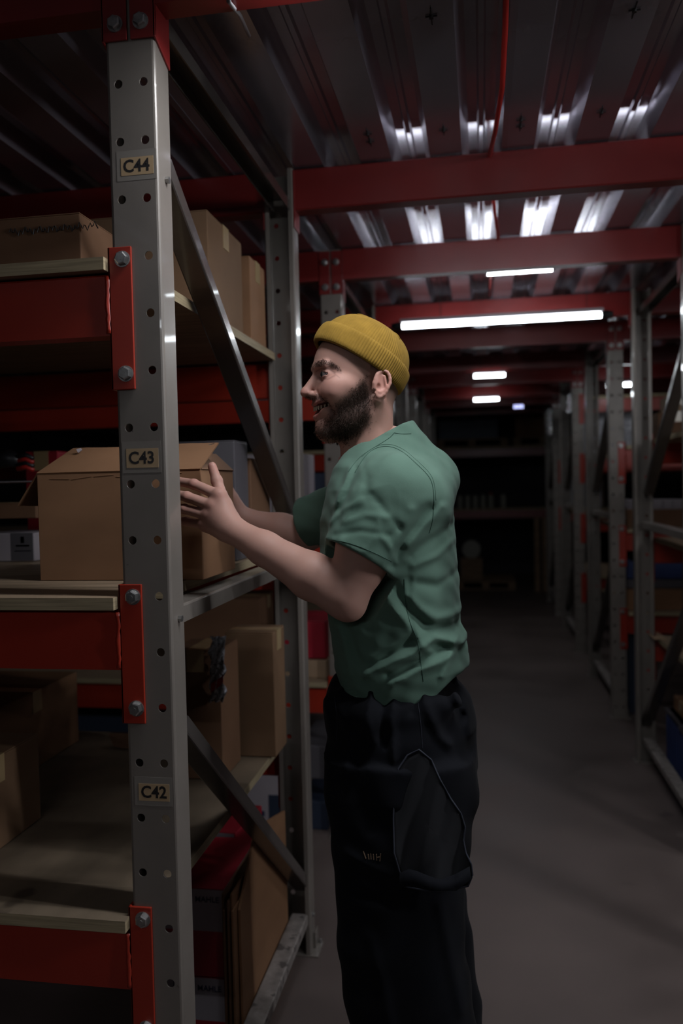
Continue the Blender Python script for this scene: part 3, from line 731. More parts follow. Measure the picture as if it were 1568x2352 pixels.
mb = MB(); mb.box((c[0]-.15, YE+.25, FLOOR+.121), (c[0]+.15, YE+.45, c[2]-.115), 'pallet_wood'); mb.build('cradle', t)
for k in range(2):
    a = P(1228+k*18, 1332, 'y', YE-.15); b = P(1228+k*18, 1188, 'y', YE-.1)
    mb = MB(); mb.box((a[0], YE-.16, FLOOR+.001), (a[0]+.07, YE-.13, b[2]), 'pallet_wood')
    tag(mb.build('plank', bevel=.002), ('left', 'right')[k]+' pale plank leaning upright against the end rack at its right', 'plank', 'planks leaning on the end rack')
# small digital display and amber indicator
c = P(1191, 934, 'y', 7.70)
t = thing('digital_display', 'small display with blue-white glowing digits under the far beam', 'display', tuple(c))
mb = MB(); mb.box((c[0]-.065, 7.70, c[2]-.028), (c[0]+.065, 7.73, c[2]+.028), 'black_plastic'); mb.build('housing', t, bevel=.003)
for k in range(3):
    mb = MB(); xx = c[0]-.05+k*.035
    for (a, b, h0, h1) in ((0, .022, -.016, -.011), (0, .022, -.002, .003), (0, .022, .012, .017), (0, .005, -.016, .017), (.018, .023, -.016, .017)):
        mb.box((xx+a, 7.697, c[2]+h0), (xx+b, 7.6995, c[2]+h1), 'led_glow')
    mb.build('digit', t)
mb = MB(); mb.tube([(c[0], 7.72, c[2]+.028), (c[0], 7.72, 1.03)], .003, 'cable_black', 5); mb.build('hanger_wire', t)
# film-wrapped stacks that glint beside the aisle end
for k, (px, y, z0, z1) in enumerate([(1290, 7.85, -.108, .36), (1318, 5.9, .397, .86)]):
    xx = 1.47
    t = thing('wrapped_stack', ('far', 'near')[k]+' stack wrapped in shiny stretch film at the right of the aisle end', 'wrapped goods', (xx+.2, y+.2, z0), 'film wrapped stacks')
    mb = MB(); mb.box((xx+.01, y+.04, z0+.02), (xx+.45, y+.44, z1-.01), 'cardboard_dark'); mb.build('load', t)
    V = []; n = 26; m_ = 22; fs = []
    for j in range(m_+1):
        for i in range(n):
            u = i/n*4; s = int(u); f = u-s; cs = [(xx, y+.03), (xx+.46, y+.03), (xx+.46, y+.45), (xx, y+.45)]
            a, b = cs[s], cs[(s+1) % 4]; r_ = .006*math.sin(i*2.7+j*1.9)
            V.append((a[0]+(b[0]-a[0])*f-r_, a[1]+(b[1]-a[1])*f-abs(r_), z0+.004+(z1-z0)*j/m_))
    for j in range(m_):
        for i in range(n): fs.append((j*n+i, j*n+(i+1) % n, (j+1)*n+(i+1) % n, (j+1)*n+i))
    mb = MB(); mb.add(V, fs, 'stretch_film'); mb.build('stretch_film', t)

# crumpled shiny film hanging on the far right upright, catching the lamps
for k, (px, py0, py1, y) in enumerate([(1262, 936, 1002, 7.67), (1306, 905, 950, 5.72)]):
    t = thing('film_strip', ('farther', 'nearer')[k]+' crumpled strip of shiny film hanging from an upright at the aisle end', 'film', tuple(P(px, py0, 'y', y)), 'shiny film strips')
    V = []; n1, n2 = 16, 7
    for j in range(n1+1):
        for i in range(n2):
            q = P(px-5+11*i/(n2-1)+2*math.sin(j*1.7), py0+(py1-py0)*j/n1, 'y', y); V.append(q+np.array([0, -.02-.018*math.sin(i*1.9+j*2.3)*math.cos(j*.9+i), 0]))
    mb = MB(); mb.add(V, [(j*n2+i, j*n2+i+1, (j+1)*n2+i+1, (j+1)*n2+i) for j in range(n1) for i in range(n2-1)], 'foil'); mb.build('film', t, solid=.001, smooth=True)
    mb = MB(); q = P(px, py0, 'y', y); mb.tube([q+np.array([0, -.02, -.005]), q+np.array([.01, .02, .03]), q+np.array([.03, .06, .04])], .002, 'cable_black', 5); mb.build('tie', t)
# ------------------------------------------------------------------ sculpting by distance fields
def smin(a, b, k):
    if k <= 0: return np.minimum(a, b)
    h = np.clip(.5+.5*(b-a)/k, 0, 1); return b*(1-h)+a*h-k*h*(1-h)
def smax(a, b, k): return -smin(-a, -b, k)
class Field:
    def __init__(s, lo, hi, h):
        s.lo = np.array(lo, float); s.h = h; s.n = np.ceil((np.array(hi)-s.lo)/h).astype(int)+1
        s.F = np.full(s.n, 1e3, np.float32)
        s.ax = [s.lo[i]+h*np.arange(s.n[i]) for i in range(3)]
    def sub(s, lo, hi):
        a = np.clip(np.floor((np.array(lo)-s.lo)/s.h).astype(int), 0, s.n); b = np.clip(np.ceil((np.array(hi)-s.lo)/s.h).astype(int)+1, 0, s.n)
        if (b <= a).any(): return None
        sl = tuple(slice(a[i], b[i]) for i in range(3))
        g = [s.ax[i][sl[i]].reshape([-1 if j == i else 1 for j in range(3)]).astype(np.float32) for i in range(3)]
        return sl, g
    def put(s, fn, lo, hi, k=0., op='add', pad=None):
        pad = (2.5*k+4*s.h) if pad is None else pad
        r = s.sub(np.array(lo)-pad, np.array(hi)+pad)
        if r is None: return
        sl, g = r; d = fn(*g).astype(np.float32)
        if op == 'add': s.F[sl] = smin(s.F[sl], d, k)
        else: s.F[sl] = smax(s.F[sl], -d, k)
    def ell(s, c, r, k=0., op='add', rot=None):
        c = np.array(c, float); r = np.array(r, float); R = np.eye(3) if rot is None else rot; m = r.max()
        def fn(x, y, z):
            dx, dy, dz = x-c[0], y-c[1], z-c[2]
            q = [R[0, i]*dx+R[1, i]*dy+R[2, i]*dz for i in range(3)]
            l = np.sqrt((q[0]/r[0])**2+(q[1]/r[1])**2+(q[2]/r[2])**2)
            l2 = np.sqrt((q[0]/r[0]**2)**2+(q[1]/r[1]**2)**2+(q[2]/r[2]**2)**2)
            return l*(l-1)/np.maximum(l2, 1e-4)
        s.put(fn, c-m, c+m, k, op)
    def cap(s, a, b, ra, rb=None, k=0., op='add', flat=None):
        a = np.array(a, float); b = np.array(b, float); rb = ra if rb is None else rb; ab = b-a; L = (ab**2).sum()+1e-9
        def fn(x, y, z):
            t = np.clip(((x-a[0])*ab[0]+(y-a[1])*ab[1]+(z-a[2])*ab[2])/L, 0, 1)
            dx, dy, dz = x-a[0]-t*ab[0], y-a[1]-t*ab[1], z-a[2]-t*ab[2]
            if flat is not None:      # squash along a direction: (dir, factor)
                n_, f_ = flat; dn = dx*n_[0]+dy*n_[1]+dz*n_[2]
                return np.sqrt(np.maximum(dx*dx+dy*dy+dz*dz+dn*dn*(f_*f_-1), 0))-(ra+(rb-ra)*t)
            return np.sqrt(dx*dx+dy*dy+dz*dz)-(ra+(rb-ra)*t)
        r = max(ra, rb); s.put(fn, np.minimum(a, b)-r, np.maximum(a, b)+r, k, op)
    def chain(s, pts, rs, k=0., kk=None, op='add', **kw):
        for i in range(len(pts)-1): s.cap(pts[i], pts[i+1], rs[i], rs[i+1], k if i == 0 or kk is None else kk, op, **kw)
    def mesh(s):
        F = s.F; I = F < 0; n = F.shape
        c = [I[i:n[0]-1+i, j:n[1]-1+j, k:n[2]-1+k] for i in (0, 1) for j in (0, 1) for k in (0, 1)]
        al = c[0].copy(); an = c[0].copy()
        for q in c[1:]: al &= q; an |= q
        act = an & ~al; idx = np.argwhere(act); N = len(idx)
        ID = np.full(act.shape, -1, np.int32); ID[tuple(idx.T)] = np.arange(N)
        acc = np.zeros((N, 3)); cnt = np.zeros(N)
        cv = [(i, j, k) for i in (0, 1) for j in (0, 1) for k in (0, 1)]
        for a in range(8):
            for ax in range(3):
                if cv[a][ax]: continue
                b = list(cv[a]); b[ax] = 1
                fa = F[tuple((idx+cv[a]).T)]; fb = F[tuple((idx+b).T)]
                m = (fa < 0) != (fb < 0); t = fa[m]/(fa[m]-fb[m]); p = np.tile(np.array(cv[a], float), (m.sum(), 1)); p[:, ax] += t
                acc[m] += p; cnt[m] += 1
        V = s.lo+(idx+acc/cnt[:, None])*s.h
        fs = []
        for ax in range(3):
            u, v = (ax+1) % 3, (ax+2) % 3
            A = [slice(0, n[i]) for i in range(3)]; B = list(A); A[ax] = slice(0, n[ax]-1); B[ax] = slice(1, n[ax])
            X = I[tuple(A)] != I[tuple(B)]; e = np.argwhere(X)
            ok = (e[:, u] > 0) & (e[:, v] > 0) & (e[:, u] < n[u]-1) & (e[:, v] < n[v]-1); e = e[ok]
            inside = I[tuple(e.T)]
            q = []
            for du, dv in ((-1, -1), (0, -1), (0, 0), (-1, 0)):
                w_ = e.copy(); w_[:, u] += du; w_[:, v] += dv; q.append(ID[tuple(w_.T)])
            q = np.stack(q, 1); q[~inside] = q[~inside][:, ::-1]; fs.append(q)
        Q = np.concatenate(fs); Q = Q[(Q >= 0).all(1)]
        return V, Q
def weld_keep(V, Q, iters=0, lam=.5):
    """a few passes of Laplacian smoothing"""
    for _ in range(iters):
        S = np.zeros_like(V); C = np.zeros(len(V))
        for a, b in ((0, 1), (1, 2), (2, 3), (3, 0)):
            np.add.at(S, Q[:, a], V[Q[:, b]]); np.add.at(S, Q[:, b], V[Q[:, a]]); np.add.at(C, Q[:, a], 1); np.add.at(C, Q[:, b], 1)
        C = np.maximum(C, 1); V = V+lam*(S/C[:, None]-V)
    return V
def np_mesh(name, V, Q, mats, parent, col=None, kind=None, smooth=True, label=None):
    me = bpy.data.meshes.new(name); off = ORG[parent.name] if parent else np.zeros(3)
    me.vertices.add(len(V)); me.vertices.foreach_set('co', (V-off).astype(np.float32).ravel())
    k = Q.shape[1]; me.loops.add(len(Q)*k); me.loops.foreach_set('vertex_index', Q.astype(np.int32).ravel())
    me.polygons.add(len(Q)); me.polygons.foreach_set('loop_start', np.arange(0, len(Q)*k, k, dtype=np.int32)); me.polygons.foreach_set('loop_total', np.full(len(Q), k, np.int32))
    me.update(calc_edges=True); me.validate()
    for m in mats: me.materials.append(MATS[m])
    if smooth: me.polygons.foreach_set('use_smooth', [True]*len(me.polygons))
    if col is not None:
        a = me.attributes.new('Col', 'FLOAT_COLOR', 'POINT'); c4 = np.ones((len(V), 4), np.float32); c4[:, :3] = col; a.data.foreach_set('color', c4.ravel())
    o = bpy.data.objects.new(name, me); COL.objects.link(o); o.parent = parent; ORG[o.name] = off.copy()
    if kind: o['kind'] = kind
    if label: o['label'] = label
    return o
def polysd(px, py, poly):
    """signed distance (inside negative) of points to a polygon"""
    poly = np.array(poly, float); d = np.full(px.shape, 1e9); ins = np.zeros(px.shape, bool); n = len(poly)
    for i in range(n):
        a = poly[i]; b = poly[(i+1) % n]; e = b-a; wx, wy = px-a[0], py-a[1]
        t = np.clip((wx*e[0]+wy*e[1])/(e@e), 0, 1); d = np.minimum(d, (wx-t*e[0])**2+(wy-t*e[1])**2)
        c = ((a[1] > py) != (b[1] > py)) & (px < (b[0]-a[0])*(py-a[1])/(b[1]-a[1]+1e-12)+a[0]); ins ^= c
    d = np.sqrt(d); return np.where(ins, -d, d)
def linesd(px, py, line):
    line = np.array(line, float); d = np.full(px.shape, 1e9)
    for a, b in zip(line[:-1], line[1:]):
        e = b-a; wx, wy = px-a[0], py-a[1]; t = np.clip((wx*e[0]+wy*e[1])/(e@e), 0, 1); d = np.minimum(d, (wx-t*e[0])**2+(wy-t*e[1])**2)
    return np.sqrt(d)
def sstep(a, b, x): t = np.clip((x-a)/(b-a), 0, 1); return t*t*(3-2*t)

man = thing('person', 'smiling bearded man in yellow beanie, green T-shirt and navy work trousers, holding the open carton', 'person', (.44, .31, FLOOR))
# ---------------------------------------------------------------- head (local frame in metres: x forward, y to his left, z up)
PSI, PIT = math.radians(23.5), math.radians(4)
HF = np.array([-math.cos(PSI)*math.cos(PIT), -math.sin(PSI)*math.cos(PIT), math.sin(PIT)]); HL = np.array([math.sin(PSI), -math.cos(PSI), 0.]); HU = np.cross(HF, HL)
HO = np.array([.392, .31, .382])
HW = lambda V: HO+V[..., :1]*HF+V[..., 1:2]*HL+V[..., 2:3]*HU
mm = .001
fd = Field((-.105, -.105, -.175), (.160, .105, .150), .0017)
def E(c, r, k=8, op='add', rot=None):
    fd.ell(np.array(c)*mm, np.array(r)*mm, k*mm, op, rot)
def E2(c, r, k=8, op='add'):
    E(c, r, k, op); E((c[0], -c[1], c[2]), r, k, op)
def C(a, b, ra, rb=None, k=8, op='add', **kw): fd.cap(np.array(a)*mm, np.array(b)*mm, ra*mm, None if rb is None else rb*mm, k*mm, op, **kw)
def C2(a, b, ra, rb=None, k=8, op='add', **kw):
    C(a, b, ra, rb, k, op, **kw); C((a[0], -a[1], a[2]), (b[0], -b[1], b[2]), ra, rb, k, op, **kw)
E((24, 0, 46), (97, 77, 86), 0)
E((55, 0, -8), (64, 63, 62), 14)
E((46, 0, -58), (60, 55, 48), 14)
C2((18, 52, -46), (88, 16, -90), 14, 13, 14)
E((92, 0, -88), (20, 22, 20), 12)
C((40, 0, -88), (80, 0, -96), 17, 13, 14)
E2((76, 50, 2), (28, 19, 17), 18)                    # cheekbones
E2((88, 42, -14), (23, 22, 20), 16)                  # cheeks raised by the smile
C2((106, 42, 39), (115, 14, 37), 9, 8.5, 9)            # brow ridge
E((112, 0, 42), (9, 14, 10), 8)
E2((117, 30, 22), (15, 17, 10), 8, 'sub')
C2((112, 24, 12), (98, 45, 8), 1.6, 1.2, 4, 'sub')           # eye sockets
C((113, 0, 26), (133, 0, -8), 7.5, 9.5, 8)           # nose
E((136, 0, -13), (10.5, 11, 9.5), 5)
E2((123, 14, -17), (11, 7.5, 8), 4)
E((98, 0, -42), (25, 31, 24), 10)                    # muzzle
E2((99.5, 33, 22.5), (14.6, 17, 13.4), 5)           # closed lids around the eyeballs
def eyeslot(x, y, z):
    q = np.clip(1-((np.abs(y)-.0365)/.0125)**2, -1, 1); h = .0034*np.sign(q)*np.sqrt(np.abs(q))
    return np.maximum(np.abs(z-.0225+.12*(np.abs(y)-.0365))-h, .095-x)
fd.put(eyeslot, (.092, -.052, .01), (.135, .052, .035), .0010, 'sub')
E2((129, 6.5, -25), (6, 4, 5), 2.5, 'sub')           # nostrils
C2((118, 19, -12), (99, 38, -38), 2.2, 3.4, 6, 'sub')  # smile folds
C2((99, 38, -38), (86, 42, -58), 3, 1.5, 7, 'sub')
def mouth(x, y, z):
    zz = z+.0490-14*y*y
    return (np.sqrt(((x-.104)/.042)**2+(y/.0365)**2+(zz/.0112)**2)-1)*.0095
fd.put(mouth, (.06, -.036, -.075), (.15, .036, -.01), .003, 'sub')
def lip(zo, r, xo, bend):
    pts = []
    for q in np.linspace(-33, 33, 11): pts.append(((xo-q*q*.030), q, zo+bend*q*q))
    for a, b in zip(pts[:-1], pts[1:]):
        f = 1-abs((a[1]+b[1])/2)/36; C(a, b, r*(.55+.45*f), None, 3)
lip(-36.5, 3.0, 117.5, .0060); lip(-61.5, 4.6, 113.5, .0230)

E((97, 0, -74), (15, 22, 14), 8)
# ears
for sg in (1, -1):
    R = np.array([[.93, 0, .18], [sg*.34, .98, 0], [-.17, 0, .98]]); R = np.linalg.qr(R)[0]; R *= np.sign(np.diag(R))
    E((1, sg*80, 4), (16, 6, 29), 3, 'add', R); E((1, sg*89.5, 6), (10.5, 6.5, 20), 3, 'sub', R)
    el = [(1+15.5*math.sin(t)*(1 if math.cos(t) > 0 else .85)-3*math.cos(t), sg*(83+5*max(0, -math.sin(t))), 5+26*math.cos(t)) for t in np.linspace(1.9, -3.9, 18)]
    for a, b in zip(el[:-1], el[1:]): C(a, b, 3.2, 3.2, 2)
    C((15, sg*81, 6), (16, sg*80, -6), 3.8, 4.4, 4)            # tragus
    C((-4, sg*83.5, 20), (-9, sg*85, -4), 2.5, 2.5, 2.5); C((-9, sg*85, -4), (3, sg*83, -14), 2.5, 2.7, 2.5)
    E((5, sg*79.5, -23), (8, 5, 9), 4)                    # lobe
    E((7, sg*86.5, -2), (5, 6, 7), 3, 'sub')
# neck
fd.put(lambda x, y, z: (np.sqrt(((x-(.002+(.06+z)*.06))/.050)**2+(y/.058)**2)-1)*.055, (-.10, -.07, -.18), (.07, .07, -.02), .020, 'add')
C((36, 0, -100), (34, 0, -170), 20, 22, 16)
C2((4, 62, -30), (26, 18, -170), 13, 11, 12)
C2((-12, 30, -20), (-14, 40, -170), 20, 25, 16)
HV, HQ = fd.mesh(); HV = weld_keep(HV, HQ, 1, .35)
# colours of skin, stubble, beard, lips, from where each point sits on the head
x, y, z = HV.T/mm if False else (HV[:, 0]/mm, HV[:, 1]/mm, HV[:, 2]/mm)
al = np.abs(y); u = HW(np.stack([x, al, z], 1)*mm); pr = PROJ(u); qx, qy = pr[:, 0], pr[:, 1]
SK = np.array([.43, .235, .185]); col = np.tile(SK, (len(x), 1))
def blend(m, c): 
    global col
    col = col*(1-m[:, None])+np.array(c)*m[:, None]
def gz(nx, ny, nz, r): return np.exp(-(((x-nx)**2+(al-ny)**2+(z-nz)**2)/r**2))
blend(.45*gz(95, 42, -14, 26), (.50, .20, .17)); blend(.5*gz(138, 0, -14, 14), (.50, .19, .16)); blend(.5*gz(-2, 86, 5, 24), (.47, .19, .15))
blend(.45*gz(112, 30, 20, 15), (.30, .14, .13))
nb = (np.sin(x*.9+3*np.sin(z*.31))*np.sin(z*.8+y*.6)+np.sin(x*2.3+y)*np.sin(z*2.1))*.5
BEARD = [(842, 862), (856, 905), (858, 940), (850, 975), (828, 1000), (795, 1022), (765, 1016), (735, 1010), (714, 996), (716, 972), (735, 962), (762, 950), (768, 930), (788, 908), (812, 888), (828, 872)]
MUST = [(698, 908), (722, 905), (748, 912), (764, 935), (770, 958), (758, 960), (752, 934), (738, 921), (712, 922), (702, 921)]
CHIN = [(716, 966), (742, 966), (765, 955), (790, 960), (790, 1020), (735, 1012), (712, 996)]
bd = polysd(qx, qy, BEARD); front = (x > -2)
chm = sstep(10, -14, polysd(qx, qy, [(705, 958), (745, 957), (756, 972), (742, 990), (705, 997)])+nb*4)
bm = sstep(9, -16, bd+nb*4)*front*(1-.62*chm); core = sstep(0, -26, bd+nb*5)*front*(1-.9*chm)
blend(.85*bm, (.075, .040, .030)); blend(.55*core, (.030, .017, .012))
mu = sstep(5, -5, polysd(qx, qy, MUST)+nb*2)*(x > 70); blend(.65*mu, (.10, .05, .038))
FADE = [(775, 770), (810, 800), (850, 850), (852, 868), (838, 868), (826, 845), (800, 812), (760, 780)]
blend(.40*sstep(10, -12, polysd(qx, qy, FADE)+nb*3)*(z > 15), (.12, .085, .065))
NAPE = [(878, 905), (905, 850), (960, 850), (930, 955), (903, 945), (890, 930)]
blend(.55*sstep(8, -12, polysd(qx, qy, NAPE)+nb*3)*(x < -18), (.10, .070, .050)); blend(.8*sstep(28, 40, z)*(x < 25), (.10, .07, .05))
lipm = np.maximum(np.exp(-((x-116)**2/90+(z+36.5-.0060*y*y)**2/10)), np.exp(-((x-110)**2/110+(z+61.5-.0230*y*y)**2/20)))*(al < 30)*(x > 78)
blend(.75*np.clip(lipm*1.3, 0, 1), (.33, .095, .085))
inm = (x > 62)*(x < 114)*(al < 34)*(np.abs(z+48.5-.014*y*y) < 10.5-.006*y*y); blend(inm*.95*(mouth(HV[:, 0], HV[:, 1], HV[:, 2]) < .0016), (.06, .012, .012))
bead = gz(60, 62, -8, 3.2); blend(.6*bead, (.40, .06, .05))
lidm = np.exp(-(((x-114)**2)/60+((al-33)**2)/120+((z-27.5-.0*al)**2)/4)); blend(.45*lidm, (.10, .045, .04))  # shade of the crease above the eye, painted into the skin colour
for ln, wd, st in (([(767, 858), (779, 867)], 1.6, .35), ([(767, 853), (783, 857)], 1.6, .35), ([(733, 867), (752, 871), (768, 863)], 2.2, .40), ([(726, 853), (738, 846), (754, 847), (769, 856)], 2.0, .55), ([(722, 862), (728, 870), (740, 876)], 3, .25)):  # wrinkle and lid shade painted as dark lines in the skin colour
    blend(st*np.exp(-(linesd(qx, qy, ln)/wd)**2)*(x > 70), (.10, .045, .038))
blend(.6*sstep(3, -5, polysd(qx, qy, [(720, 842), (724, 832), (742, 827), (764, 832), (781, 846), (783, 853), (766, 845), (748, 839), (732, 843)]))*(x > 70), (.05, .028, .022))
headcol = col.copy()
eyes = []
# ---------------------------------------------------------------- arms and hands (world frame)
def W(px, py, y): return P(px, py, 'y', y)
SHL, SHR = np.array([.452, .150, .175]), np.array([.425, .475, .175])
def arm(fa, sh, el, wr, k=.02):
    t = el-sh
    fa.chain([sh, sh+t*.45, el], [.055, .050, .040], .02, .015)
    fa.ell(sh+t*.55+np.array([-.008, 0, .004]), (.045, .042, .07), .03)
    d = wr-el
    fa.chain([el, el+d*.28, el+d*.7, wr], [.040, .0435, .032, .0255], .018, .015)
    fa.cap(el+np.array([.004, -.004, -.008]), el+d*.10, .034, .036, .012)
ELN = W(792, 1368, .125); WRN = W(532, 1216, .182)
la = Field((-.06, .03, -.11), (.56, .285, .30), .0022)
arm(la, SHL, ELN, WRN)
# left hand in the photo's near side: back of the hand to the camera, fingers along the front of the carton
flatd = np.array([.10, 1., .0]); flatd /= np.linalg.norm(flatd)
la.cap(WRN, W(512, 1200, .188), .0265, .027, .012, flat=(flatd, 1.25))
K = [W(503, 1138, .196), W(488, 1162, .191), W(479, 1184, .193), W(471, 1206, .199)]       # knuckles
for kx, r0 in zip(K, (.0140, .0142, .0135, .0125)):
    la.cap(W(524, 1206, .188)+(kx-W(500, 1170, .195))*.35, kx, .0175, r0, .014)
la.cap(K[0], K[3], .0120, .0105, .010); la.ell(W(497, 1185, .200), (.030, .016, .034), .012)
PIP = [W(445, 1112, .207), W(430, 1141, .200), W(424, 1169, .202), W(428, 1198, .209)]
DIP = [W(411, 1106, .222), W(394, 1134, .216), W(390, 1164, .218), W(402, 1195, .222)]
TIP = [W(388, 1108, .232), W(368, 1136, .231), W(366, 1166, .231), W(384, 1196, .232)]
for i in range(4):
    r = (.0103, .0105, .0099, .0088)[i]
    la.ell(K[i]+np.array([.0, -.0035, .002]), (.012, .0105, .0105), .006)
    la.chain([K[i], PIP[i], DIP[i], TIP[i]], [r*1.12, r*.98, r*.9, r*.80], .0035, .002)
    la.ell(PIP[i]+np.array([0, -.0006, 0]), (r*1.05, r*1.0, r*1.0), .004)
# thumb, up along the side of the carton
TH = [W(527, 1190, .196), W(508, 1138, .214), W(498, 1105, .226), W(487, 1071, .232)]
la.chain(TH, [.0175, .0125, .0108, .0090], .010, .004); la.ell(TH[2], (.0118, .0115, .012), .004)
la.cap(W(503, 1150, .205), W(515, 1160, .205), .010, .012, .012)
# wrist bone and elbow details
la.ell(WRN+np.array([.012, -.016, -.012]), (.011, .009, .010), .008)
la.ell(ELN+np.array([.010, -.006, -.026]), (.020, .017, .017), .018)
LV_, LQ_ = la.mesh(); LV_ = weld_keep(LV_, LQ_, 1, .4)
ra = Field((-.11, .36, -.08), (.52, .62, .30), .0030)
ELF = np.array([.185, .528, .070]); WRF = np.array([.062, .515, .112])
ra.chain([SHR, SHR+(ELF-SHR)*.5, ELF], [.055, .048, .041], .02, .015)
ra.chain([ELF, ELF+(WRF-ELF)*.35, WRF], [.041, .041, .0265], .016, .015)
ra.cap(WRF, WRF+np.array([-.05, -.006, .012]), .026, .024, .012, flat=(np.array([0, 1., 0]), 1.4))
for i in range(4):
    k0 = WRF+np.array([-.070, -.010, .040-.021*i]); r = (.0094, .0096, .0090, .0080)[i]
    ra.cap(WRF+np.array([-.01, -.002, .008-.008*i]), k0, .016, .012, .012)
    ra.chain([k0, k0+np.array([-.042, -.006, .004-.002*i]), k0+np.array([-.070, -.014, .002-.003*i]), k0+np.array([-.088, -.018, -.001-.003*i])], [r*1.15, r, r*.95, r*.85], .003, .002)
ra.chain([WRF+np.array([-.01, -.004, .015]), WRF+np.array([-.03, -.010, .055]), WRF+np.array([-.045, -.014, .085]), WRF+np.array([-.055, -.016, .105])], [.017, .0125, .011, .009], .008, .004)
RV_, RQ_ = ra.mesh(); RV_ = weld_keep(RV_, RQ_, 1, .4)
# trunk and legs under the clothes (coarse; never seen, keeps the figure one body)
tf = Field((.22, .08, FLOOR+.06), (.66, .54, .32), .008)
tf.chain([(.425, .31, .24), (.43, .31, .12), (.43, .31, -.12), (.44, .31, -.24)], [.07, .10, .10, .10], .04, .03)
tf.chain([SHL, (.43, .31, .20), SHR], [.05, .07, .05], .05, .05)
for s in (-1, 1):
    tf.chain([(.445, .31+s*.08, -.26), (.455, .31+s*.085, -.74), (.475, .31+s*.09, FLOOR+.10)], [.085, .058, .042], .03, .02)
TV_, TQ_ = tf.mesh()
def skincol(V, c=SK):
    k = (np.sin(V[:, 0]*60+2*np.sin(V[:, 2]*45))*np.sin(V[:, 2]*70+V[:, 1]*30))*.5
    return np.tile(np.array(c), (len(V), 1))*(1+.06*k[:, None])
lc = skincol(LV_)
for p in list(K)+list(PIP): m = np.exp(-((LV_-(p+np.array([0, -.008, 0])))**2).sum(1)/.011**2)[:, None]*.45; lc = lc*(1-m)+np.array([.44, .18, .145])*m
m = np.exp(-((LV_-TH[3])**2).sum(1)/.016**2)[:, None]*.45; lc = lc*(1-m)+np.array([.48, .18, .14])*m
m = sstep(.10, .30, LV_[:, 0])[:, None]*.12; lc = lc*(1-m)+np.array([.42, .26, .20])*m
HVW = HW(HV)
parts = [(HVW, HQ, headcol), (LV_, LQ_, lc), (RV_, RQ_, skincol(RV_)), (TV_, TQ_, skincol(TV_))]
off = 0; VV, QQ, CC = [], [], []
for v, q, c in parts: VV.append(v); QQ.append(q+off); CC.append(c); off += len(v)
np_mesh('body', np.concatenate(VV), np.concatenate(QQ), ['skin'], man, np.concatenate(CC))
# thumb nail
mb = MB(); n0 = TH[3]+np.array([.0026, -.0028, .001]); mb.tube([n0+np.array([.003, .0, -.008]), n0, n0+np.array([-.0026, .0005, .0065])], [.0046, .0054, .0034], 'nail', 10)
mb.build('thumb_nail', man, smooth=True)
# eyeballs, teeth
for s in (1, -1):
    mb = MB(); c = np.array([99.5, s*33, 22.0])*mm; R_ = .0142
    look = np.array([.94, s*.0+.10, -.05]); look /= np.linalg.norm(look); a = np.cross(look, [0, 0, 1.]); a /= np.linalg.norm(a); b = np.cross(a, look)
    V = []; n1, n2 = 14, 24
    for i in range(n1+1):
        t = math.pi*i/n1
        for j in range(n2): f = 2*math.pi*j/n2; V.append(c+R_*(math.cos(t)*look+math.sin(t)*(math.cos(f)*a+math.sin(f)*b))*(1+(.05 if i == 0 else .03 if i == 1 else 0)))
    V = HW(np.array(V)); mb.add(V[:3*n2].tolist(), [(i*n2+j, i*n2+(j+1) % n2, (i+1)*n2+(j+1) % n2, (i+1)*n2+j) for i in range(2) for j in range(n2)], 'iris')
    mb.add(V[2*n2:].tolist(), [(i*n2+j, i*n2+(j+1) % n2, (i+1)*n2+(j+1) % n2, (i+1)*n2+j) for i in range(n1-2) for j in range(n2)], 'eye_white')
    mb.build('eye', man, smooth=True)
for i in range(-6, 7):
    yy = i*4.5; xx = 116.5-yy*yy*.032; zz = -41.0+.0090*yy*yy; h = 9.0-abs(i)*.40
    c = HW(np.array([xx, yy, zz])*mm); a = HW(np.array([xx-yy*.01, yy, zz-h])*mm)
    mb = MB(); w_ = .00235; d = HL*w_; f = HF*.0018
    q = [c-d-f, c+d-f, c+d+f, c-d+f, a-d*.85-f*.6, a+d*.85-f*.6, a+d*.85+f*.6, a-d*.85+f*.6]
    mb.add(q, [(0, 1, 2, 3), (7, 6, 5, 4), (0, 4, 5, 1), (1, 5, 6, 2), (2, 6, 7, 3), (3, 7, 4, 0)], 'tooth'); mb.build('tooth', man, bevel=.0007)
# beard, moustache and eyebrow hairs: thin tapering strands rooted in the skin
HN = np.zeros_like(HVW); fn = np.cross(HVW[HQ[:, 2]]-HVW[HQ[:, 0]], HVW[HQ[:, 3]]-HVW[HQ[:, 1]])
for a in range(4): np.add.at(HN, HQ[:, a], fn)
HN /= np.linalg.norm(HN, axis=1)[:, None]+1e-12
if (HN*(HVW-HO)).sum(1).mean() < 0: HN = -HN
def strands(name, prob, L, dirs, m, wd=.00035, seed=1):
    r = np.random.default_rng(seed); sel = np.where(r.random(len(prob)) < prob)[0]; n = len(sel)
    p = HVW[sel]+r.normal(size=(n, 3))*.0006; nr = HN[sel]; d = nr*.55+dirs[sel]+r.normal(size=(n, 3))*.28; d /= np.linalg.norm(d, axis=1)[:, None]
    LL = (L*(.6+.8*r.random(n)))[:, None]; sd = np.cross(d, r.normal(size=(n, 3))); sd /= np.linalg.norm(sd, axis=1)[:, None]
    mid = p+d*LL*.55; tip = mid+(d*.8+dirs[sel]*.4)*LL*.45
    V = np.stack([p-sd*wd, p+sd*wd, mid+sd*wd*.8, mid-sd*wd*.8, tip], 1).reshape(-1, 3)
    k = np.arange(n)*5; F = np.concatenate([np.stack([k, k+1, k+2], 1), np.stack([k, k+2, k+3], 1), np.stack([k+3, k+2, k+4], 1)])
    return np_mesh(name, V, F, [m], man, kind='stuff', smooth=False)
